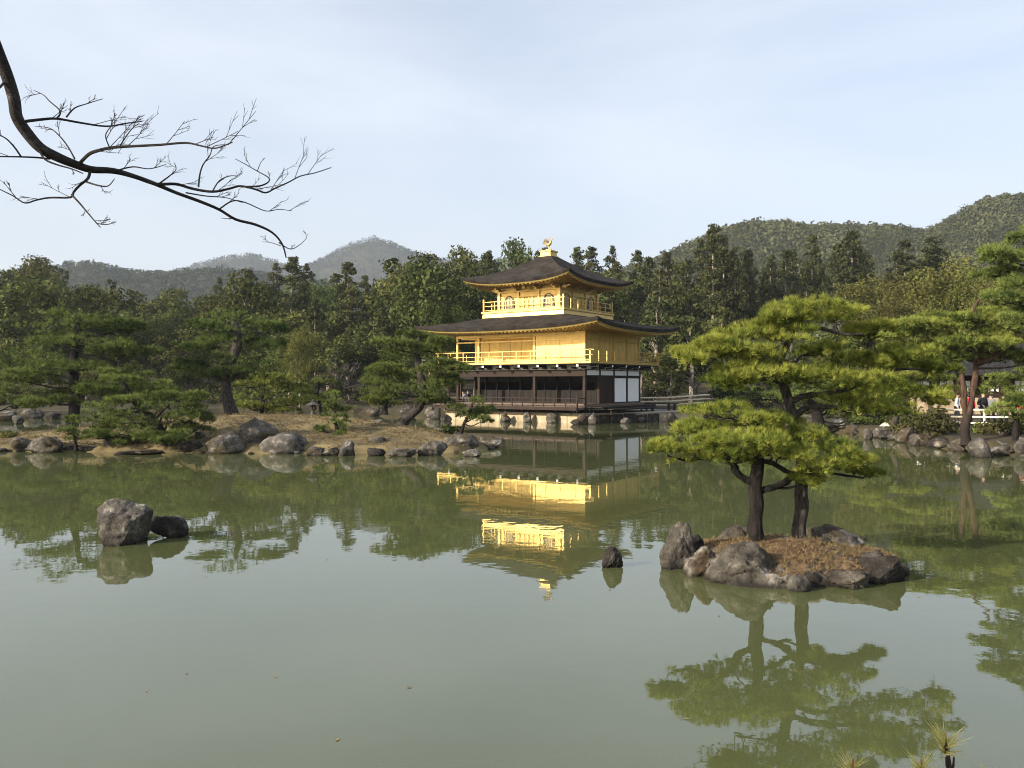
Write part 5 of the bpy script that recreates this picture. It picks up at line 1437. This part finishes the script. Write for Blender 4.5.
# ------------------------------------------------------------------ visitors
def skin_body(name, joints, edges, rad, mat, parent):
    me = bpy.data.meshes.new(name); me.from_pydata(joints, edges, []); me.update()
    o = link_mesh(name, me, mat, parent, True)
    sk = o.modifiers.new("skin", 'SKIN'); sk.use_smooth_shade = True
    lay = me.skin_vertices[0] if me.skin_vertices else None
    if lay is None:
        bm = bmesh.new(); bm.from_mesh(me); bm.verts.layers.skin.verify(); bm.to_mesh(me); bm.free(); lay = me.skin_vertices[0]
    for i, r in enumerate(rad):
        lay.data[i].radius = (r, r) if not isinstance(r, tuple) else r
        lay.data[i].use_root = (i == 0)
    o.modifiers.new("sub", 'SUBSURF').levels = 1
    return o
def person(label, loc, rotz, coat, legs, height=1.66, stride=.10, arm=.0, hood=False, group='visitors on the path'):
    s = height / 1.7
    rt = thing('person', label, 'person', loc, rotz, group)
    rt.scale = (s, s, s)
    J = [(0, 0, .95), (0, 0, 1.15), (0, 0, 1.38), (0, -.01, 1.47), (0, -.03, 1.56), (0, -.02, 1.66),
         (-.10, 0, .90), (-.105, -stride, .50), (-.11, -stride * .6 + .02, .09), (-.11, -stride * .6 - .14, .04),
         (.10, 0, .90), (.105, stride, .50), (.11, stride + .08, .09), (.11, stride - .05, .04),
         (-.19, 0, 1.40), (-.25, .02 + arm * .1, 1.12), (-.25, -.08 - arm * .25, .88 + arm * .3), (-.25, -.11 - arm * .32, .80 + arm * .35),
         (.19, 0, 1.40), (.25, .02, 1.12), (.25, -.08, .88), (.25, -.11, .80)]
    E = [(0, 1), (1, 2), (2, 3), (3, 4), (4, 5), (0, 6), (6, 7), (7, 8), (8, 9), (0, 10), (10, 11), (11, 12), (12, 13), (2, 14), (14, 15), (15, 16), (16, 17), (2, 18), (18, 19), (19, 20), (20, 21)]
    R = [.11, .11, .12, .055, .085, .09, .085, .058, .04, .035, .085, .058, .04, .035, .055, .045, .035, .03, .055, .045, .035, .03]
    # five fingers on each hand
    for h, sx in ((17, -1), (21, 1)):
        hx, hy, hz = J[h]
        for k in range(5):
            b = len(J)
            if k == 4: J += [(hx - sx * .02, hy - .03, hz - .01), (hx - sx * .025, hy - .055, hz - .035)]
            else: J += [(hx, hy + (k - 1.5) * .019, hz - .045), (hx - sx * .008, hy + (k - 1.5) * .02 - .004, hz - .085 + abs(k - 1.4) * .006)]
            E += [(h, b), (b, b + 1)]; R += [.0095, .008]
    skin_body('body', J, E, R, M['skin'], rt)
    CJ = [(0, 0, 1.02), (0, 0, .84), (0, 0, 1.2), (0, 0, 1.39), (0, -.0, 1.46), (-.19, 0, 1.40), (-.25, .02 + arm * .1, 1.12), (-.25, -.075 - arm * .24, .89 + arm * .29), (.19, 0, 1.40), (.25, .02, 1.12), (.25, -.075, .89)]
    CE = [(0, 1), (0, 2), (2, 3), (3, 4), (3, 5), (5, 6), (6, 7), (3, 8), (8, 9), (9, 10)]
    skin_body('jacket', CJ, CE, [(.17, .13), (.18, .14), (.165, .13), (.15, .12), .075, .085, .066, .055, .085, .066, .055], coat, rt)
    TJ = [(0, 0, .93), (-.10, 0, .88), (-.105, -stride, .50), (-.11, -stride * .6 + .02, .10), (.10, 0, .88), (.105, stride, .50), (.11, stride + .08, .10)]
    skin_body('trousers', TJ, [(0, 1), (1, 2), (2, 3), (0, 4), (4, 5), (5, 6)], [.14, .105, .078, .062, .105, .078, .062], legs, rt)
    m = MB(); m.ellipsoid((0, .012, 1.645), (.098, .112, .108), 12, 8); m.ellipsoid((0, .06, 1.57), (.085, .06, .09), 10, 6); m.build('hair', M['hair'], rt, True)
    m = MB(); m.ellipsoid((0, -.118, 1.595), (.013, .018, .022), 8, 6); m.ellipsoid((0, -.108, 1.555), (.026, .012, .007), 8, 6)
    for sx in (-1, 1):
        m.ellipsoid((sx * .09, -.01, 1.60), (.012, .022, .032), 8, 6)
    m.build('face_features', M['skin'], rt, True)
    m = MB()
    for sx in (-1, 1): m.ellipsoid((sx * .034, -.106, 1.622), (.013, .008, .008), 8, 6)
    m.build('eyes', M['hair'], rt, True)
    m = MB()
    for lx_, ly_ in ((-.11, -stride * .6 - .04), (.11, stride + .03)):
        m.ellipsoid((lx_, ly_ - .02, .045), (.052, .14, .055), 10, 6)
    m.build('shoes', M['wood_black'], rt, True)
    return rt
C_red, C_dark, C_navy, C_grey, C_white, C_tan = [cloth(n, c) for n, c in (('red_cloth', (.50, .02, .03)), ('dark_cloth', (.02, .02, .024)), ('navy_cloth', (.03, .04, .09)), ('grey_cloth', (.18, .18, .19)), ('white_cloth', (.70, .70, .68)), ('tan_cloth', (.36, .28, .18)))]
def gv(px, d): x = (px - CX) / F * d; return (x, d, gh(x, d))
person('visitor in a red jacket seen between the forked red trunks', gv(969, 45), 2.6, C_red, C_dark, 1.68)
person('visitor in black coat and jeans standing behind the cream railing', gv(983, 43.5), .3, C_dark, C_navy, 1.74, arm=.6)
person('visitor in grey jacket behind the black coated visitor', gv(991, 46), -1.2, C_grey, C_dark, 1.62)
person('visitor in a red coat at the right photo edge', gv(1022, 41.5), 1.6, C_red, C_dark, 1.60)
person('visitor in white top in the shade of the hall', gv(957, 47), 1.0, C_white, C_dark, 1.64)
person('visitor in pale coat behind the railing under the low dark pine', gv(1004, 44), -.6, C_tan, C_navy, 1.66)
def pv(px, d, z): return ((px - CX) / F * d, d, z)
GG = 'visitors seen through the fishing porch'
person('white shirted visitor beyond the fishing porch of the pavilion', gv(463, 76), .4, C_white, C_dark, 1.66, group=GG)
person('dark coated visitor beyond the fishing porch of the pavilion', gv(468, 76.5), -.4, C_dark, C_navy, 1.7, group=GG)

# ------------------------------------------------------------------ overhanging bare branch (its tree stands on the near bank, outside the frame)
def z2p(q, d): return P(q[0] * .33203, 30 + q[1] * .33203, d)
BD0, BD1 = 4.6, 5.4
def bz(q): 
    return z2p(q, BD0 + (BD1 - BD0) * min(max(q[0] / 860, -.2), 1.15))
main_z = [(-90, -90), (-38, -5), (4, 95), (25, 150), (42, 210), (50, 262), (80, 310), (120, 355), (170, 382), (230, 406), (275, 420), (340, 424), (400, 440), (470, 465), (530, 490), (600, 515), (660, 540), (710, 570), (770, 586), (820, 610), (850, 645), (862, 686)]
main_w = [36, 35, 34, 32, 30, 28, 28, 27, 26, 24, 22, 19, 15, 13, 11, 11, 9.5, 8.5, 8, 7, 6, 4.5]
brt = thing('bare_branch_tree', 'leafless maple whose long dark branch hangs in over the pond from the upper left', 'tree', (-4.6, -1.5, gh(-4.6, -1.5)))
bo = Vector(brt.location)
mb = MB()
pxr = .33203 / F * 5 / 2
mp_ = [bz(q) for q in main_z]
root_pts = [Vector((-4.6, -1.5, gh(-4.6, -1.5) - .3)), Vector((-4.55, -1.2, 2.8)), Vector((-4.3, 0.0, 4.5)), Vector((-3.75, 2.0, 5.5)), Vector((-3.3, 3.6, 5.7))]
mpts = root_pts + mp_
mrad = [.24, .20, .17, .125, .095] + [w * pxr for w in main_w]
a_, b_ = catmull(mpts, mrad, 4)
mb.tube([x - bo for x in a_], b_, 12, wob=.5)
mb.build('trunk', M['branch'], brt, True)
lr = random.Random(5)
BPATH = [(q[0], q[1], bz(q).y) for q in main_z]
mbt = MB()
def ztube(q, w0, w1, dd=0.0):
    near = min(BPATH, key=lambda b: (b[0] - q[0][0]) ** 2 + (b[1] - q[0][1]) ** 2)
    pts = [z2p(p, near[2] + dd * i / max(1, len(q) - 1)) for i, p in enumerate(q)]
    BPATH.extend((p[0], p[1], near[2] + dd * i / max(1, len(q) - 1)) for i, p in enumerate(q))
    rr = [max(.0013, (w0 + (w1 - w0) * i / (len(q) - 1)) * pxr) for i in range(len(q))]
    pa, ra = catmull(pts, rr, 4)
    mbt.tube([x - bo for x in pa], ra, 6, cap=False)
    return pa
def twiglets(path, start, n, l0, up, lev=0):
    for i in range(n):
        t = start + (1 - start) * (i + lr.random()) / n
        j = min(int(t * (len(path) - 1)), len(path) - 2)
        p = path[j]; d = (path[j + 1] - path[j]).normalized()
        sgn = (1 if lr.random() < up else -1)
        side = Vector((-d.z, 0, d.x)) * sgn
        dirv = (d * lr.uniform(.9, 1.4) + side * lr.uniform(.4, .85) + Vector((0, lr.gauss(0, .3), .12))).normalized()
        l = l0 * lr.uniform(.6, 1.25)
        bend = Vector((lr.gauss(0, .06), lr.gauss(0, .06), lr.uniform(.0, .10))) * l
        pts = [p, p + dirv * l * .5 + bend * .3, p + dirv * l + bend]
        r = (.0024, .0017, .0012)[lev]
        mbt.tube([x - bo for x in pts], [r, r * .8, r * .55], 4, cap=False)
        if lev < 2:
            fine = [pts[0].lerp(pts[1], k / 4) for k in range(5)] + [pts[1].lerp(pts[2], k / 4) for k in range(1, 5)]
            twiglets(fine, .3, 3 if lev == 0 else 2, l * .5, .5, lev + 1)
for q, w0, w1, n, l0, up, dd in [
    ([(78, 275), (120, 270), (170, 267), (240, 279), (320, 290), (380, 281), (428, 275)], 9, 3, 7, .16, .75, .3),
    ([(170, 267), (182, 245), (150, 215), (130, 195), (102, 182)], 5, 2, 4, .12, .4, .2), ([(200, 262), (225, 235), (262, 222), (310, 207)], 5, 2, 4, .10, .5, .2),
    ([(240, 402), (268, 374), (300, 362), (340, 354), (400, 350), (480, 346), (560, 340), (610, 350), (650, 356), (700, 338)], 11, 3, 13, .20, .78, -.4),
    ([(330, 354), (318, 320), (330, 295), (350, 270)], 4, 1.6, 4, .12, .5, -.2), ([(360, 352), (380, 320), (400, 295), (420, 280)], 4, 1.6, 4, .12, .5, -.3),
    ([(598, 472), (602, 435), (612, 405), (632, 378), (645, 350), (690, 345)], 6, 2, 5, .11, .5, .2),
    ([(420, 448), (470, 464), (530, 464), (580, 478), (640, 487), (690, 478), (725, 470), (770, 480), (800, 490), (830, 476), (870, 458), (905, 440), (950, 430), (998, 414)], 10, 2.6, 14, .16, .7, .5),
    ([(725, 472), (780, 470), (808, 458), (808, 444), (775, 425), (735, 402), (708, 388)], 6, 2, 4, .09, .5, .4), ([(775, 425), (785, 400), (795, 388)], 3, 1.6, 2, .06, .5, .4),
    ([(660, 540), (700, 515), (740, 520), (800, 545), (840, 540), (880, 545)], 5, 1.8, 7, .10, .6, .3), ([(560, 490), (620, 500), (680, 505), (730, 520)], 5, 2, 5, .12, .7, .35),
    ([(272, 418), (268, 440), (260, 452), (240, 468), (222, 488), (212, 504), (150, 505), (110, 512), (75, 521), (40, 500), (0, 480)], 9, 2.6, 8, .13, .6, -.3),
    ([(216, 496), (240, 522), (262, 548), (285, 575), (302, 594)], 6, 2.6, 5, .10, .5, -.3), ([(290, 582), (320, 586), (350, 578)], 3.5, 1.6, 3, .06, .5, -.3),
    ([(262, 458), (295, 468), (325, 470), (345, 448)], 6, 2, 3, .08, .3, -.2),
    ([(150, 388), (110, 384), (60, 382), (0, 381), (-40, 378)], 6, 3, 3, .10, .4, -.3), ([(64, 382), (45, 355), (22, 330), (0, 318), (-20, 320)], 5, 2.4, 4, .08, .5, -.35),
    ([(225, 388), (205, 352), (180, 320), (150, 296), (105, 290)], 5.5, 2, 7, .12, .5, .25), ([(112, 350), (134, 388), (170, 405), (215, 418), (250, 432)], 7, 3, 1, .06, .2, -.1),
    ([(350, 424), (400, 412), (450, 418), (500, 405)], 5, 2, 5, .10, .8, .2), ([(480, 462), (510, 440), (530, 420), (525, 400)], 5, 2, 4, .10, .5, .2), ([(640, 486), (660, 455), (690, 440), (720, 440)], 5, 2, 5, .10, .5, .3),
    ([(840, 640), (875, 660), (905, 645), (925, 625)], 4, 1.6, 4, .07, .5, .3), ([(845, 650), (815, 640), (790, 638)], 3, 1.6, 3, .06, .5, .3), ([(700, 568), (680, 568), (665, 566)], 3, 1.6, 1, .05, .5, .3),
    ([(20, 150), (-20, 190), (-60, 200)], 8, 3, 4, .15, .5, -.3)]:
    pth = ztube(q, w0, w1, dd)
    twiglets(pth, .15, max(1, int(n * .55)), l0 * 1.1, up)
mbt.build('twigs', M['branch'], brt, False)

# ------------------------------------------------------------------ young pine at the photographer's feet
yx, yd = (950 - CX) / F * 3.0, 3.02
yp = thing('young_pine', 'shoot tips of a young pine with brown buds poking into the lower right corner', 'pine tree', (yx, 2.7, gh(yx, 2.7)))
yo = Vector(yp.location)
rng = np.random.default_rng(44)
mb = MB(); Vs, Fs, Ts, off = [], [], [], 0
top = P(945, 742, 3.0)
tips = [(P(945, 741, 3.0), 1.0), (P(853, 767, 3.05), .8), (P(921, 767, 2.95), .8), (P(985, 786, 3.1), .9), (P(892, 790, 2.9), .8)]
mb.tube([(0, 0, -.2), tuple(Vector((.02, .1, .35))), tuple(P(950, 800, 2.98) - yo), tuple(P(950, 768, 3.0) - yo), tuple(top - yo)], [.022, .018, .010, .0075, .006], 8, sub=4)
for i, (tp, sc) in enumerate(tips):
    if i: mb.tube([tuple(P(950, 830, 2.9) - yo), tuple((P(950, 815, 2.95).lerp(tp, .6) - yo) + Vector((0, 0, -.03))), tuple(tp - yo + Vector((0, 0, -.05))), tuple(tp - yo)], [.008, .006, .005, .004], 6, sub=3)
    b = tp - yo
    bd = MB(); bd.tube([b + Vector((0, 0, -.01)), b + Vector((0, 0, .012)), b + Vector((.001, 0, .026)), b + Vector((.001, 0, .034))], [.0045, .0048, .0038, .001], 8); bd.build('bud', M['bud'], yp, True)
    n = int(26 * sc)
    pts = np.array([b + Vector((0, 0, -.055 * q)) for q in rng.random(n)])
    ax = unit(np.stack([rng.normal(0, .75, n), rng.normal(0, .75, n), np.full(n, .72)], -1))
    V, Fc, T = needle_tris(pts, ax, 0.10 * sc, .0042, 5, .12, rng, np.clip(rng.normal(.6, .2, n), 0, 1))
    Vs.append(V); Fs.append(Fc + off); Ts.append(T); off += len(V)
for sx in (-.012, .012):
    mb.tube([tuple(P(950, 772, 3.0) - yo), tuple(P(950, 766, 3.0) - yo + Vector((sx, 0, 0))), tuple(P(950, 757, 3.0) - yo + Vector((sx * 1.2, 0, 0)))], [.0045, .0045, .003], 6)
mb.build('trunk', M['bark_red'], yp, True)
link_mesh('needles', mesh_np('needles', np.concatenate(Vs), np.concatenate(Fs), {'tint': np.concatenate(Ts)}), leaf_mat('young_needles', (.30, .30, .08), (.75, .68, .28), .35, .05, .0), yp)

# ------------------------------------------------------------------ small stones lining the banks
prng = random.Random(12)
def pebble_row(label, group, spots, mats):
    protos = []
    for i in range(5):
        o = rock(label, (0, 0, 0), (1, 1, .8), mats[i % len(mats)], 200 + i + len(group), cuts=4, sub=3, group=group, name='shore_stone', cat='stone')
        protos.append(o)
    used = set()
    for i, (x, y, z, sz) in enumerate(spots):
        k = i % 5
        o = protos[k]
        if k in used:
            o = protos[k].copy(); COL.objects.link(o)
        used.add(k)
        o.location = (x, y, z); o.rotation_euler.z = prng.uniform(0, 6.28); o.scale = (sz * prng.uniform(.7, 1.5), sz * prng.uniform(.7, 1.2), sz * prng.uniform(.5, 1.0))
spots = []
for i in range(len(PENIN) - 9):
    a, b = Vector((*PENIN[i], 0)), Vector((*PENIN[i + 1], 0)); n = int((b - a).length / 1.5)
    for k in range(n):
        p = a.lerp(b, (k + prng.random()) / max(n, 1)); spots.append((p.x, p.y + prng.uniform(-.05, .35), -.03, prng.uniform(.16, .42)))
pebble_row('small rounded shore stone in the line edging the garden island', 'small stones edging the garden island', spots, ['rock', 'rock_tan', 'rock_dark', 'rock_pale'])
spots = []
RS = POND[8:19]
for i in range(len(RS) - 1):
    a, b = Vector((*RS[i], 0)), Vector((*RS[i + 1], 0)); n = int((b - a).length / .8)
    for k in range(n):
        p = a.lerp(b, (k + prng.random()) / max(n, 1)); spots.append((p.x + prng.uniform(-.1, .5), p.y, -.03 + prng.uniform(0, .15), prng.uniform(.25, .75)))
pebble_row('grey stone in the rough row banking the right hand shore', 'small stones banking the right hand shore', spots, ['rock', 'rock_tan', 'rock_pale', 'rock_dark'])
spots = []
for k in range(16):
    a = 2 * math.pi * k / 16 + prng.uniform(-.05, .05)
    rr = 1 + .08 * math.sin(3 * a + 1) + .05 * math.sin(5 * a)
    q = prng.uniform(.86, 1.03) * rr
    spots.append((4.18 + 1.72 * q * math.cos(a), 12.75 + 1.35 * q * math.sin(a), -.02, prng.uniform(.16, .40)))
pebble_row('crusty stone in the ring edging the pine islet', 'small stones edging the pine islet', spots, ['rock', 'rock_tan', 'rock_dark', 'rock_tan'])

# ------------------------------------------------------------------ ground cover shrubs on the right hand bank
bk = [(852, 50, 26, 12), (872, 47.5, 30, 14), (893, 45.5, 24, 10), (915, 43, 26, 12), (948, 39, 24, 12), (982, 37.5, 26, 11), (1012, 36, 34, 13), (760, 66, 30, 10), (800, 60, 30, 11), (826, 55, 26, 11)]
wh = ['below the drooping dark pine', 'between the tan boulder and the drooping pine', 'above the leaning pale stone', 'behind the broad tan boulder', 'touching the red pine trunk', 'under the cream railing', 'at the right photo edge under the railing', 'on the brown bank near the bamboo fence', 'under the slanting pine', 'beside the upright white stone']
for i, (px, d, w, h) in enumerate(bk):
    shrub('low leafy ground cover bush ' + wh[i], px, d, w, h, ('l_shrub', 'l_green')[i % 2], 60 + i, card=.085)

# fallen leaves drifting on the pond
lrng = np.random.default_rng(5)
n = 90
ld = np.concatenate([lrng.uniform(6.5, 30, n // 2), lrng.uniform(28, 34, n // 2)]); lpx = lrng.uniform(-20, 1040, n)
lx_ = (lpx - CX) / F * ld
okl = (poly_sd(PENIN, lx_, ld) < -.2) & (((lx_ - 4.18) / 1.9) ** 2 + ((ld - 12.75) / 1.5) ** 2 > 1)
V, Fc = leaf_cards(np.stack([lx_, ld, np.full(n, .006)], -1)[okl], np.tile(np.array([0., 0, 1.]), (okl.sum(), 1)), np.full(okl.sum(), .022), lrng, jitter=.05)
tag(link_mesh('floating_leaves', mesh_np('floating_leaves', V, Fc, {'tint': np.repeat(lrng.random(okl.sum()), 4)}), M['l_dry']), 'small fallen leaves scattered on the pond surface', 'leaves', kind='stuff')
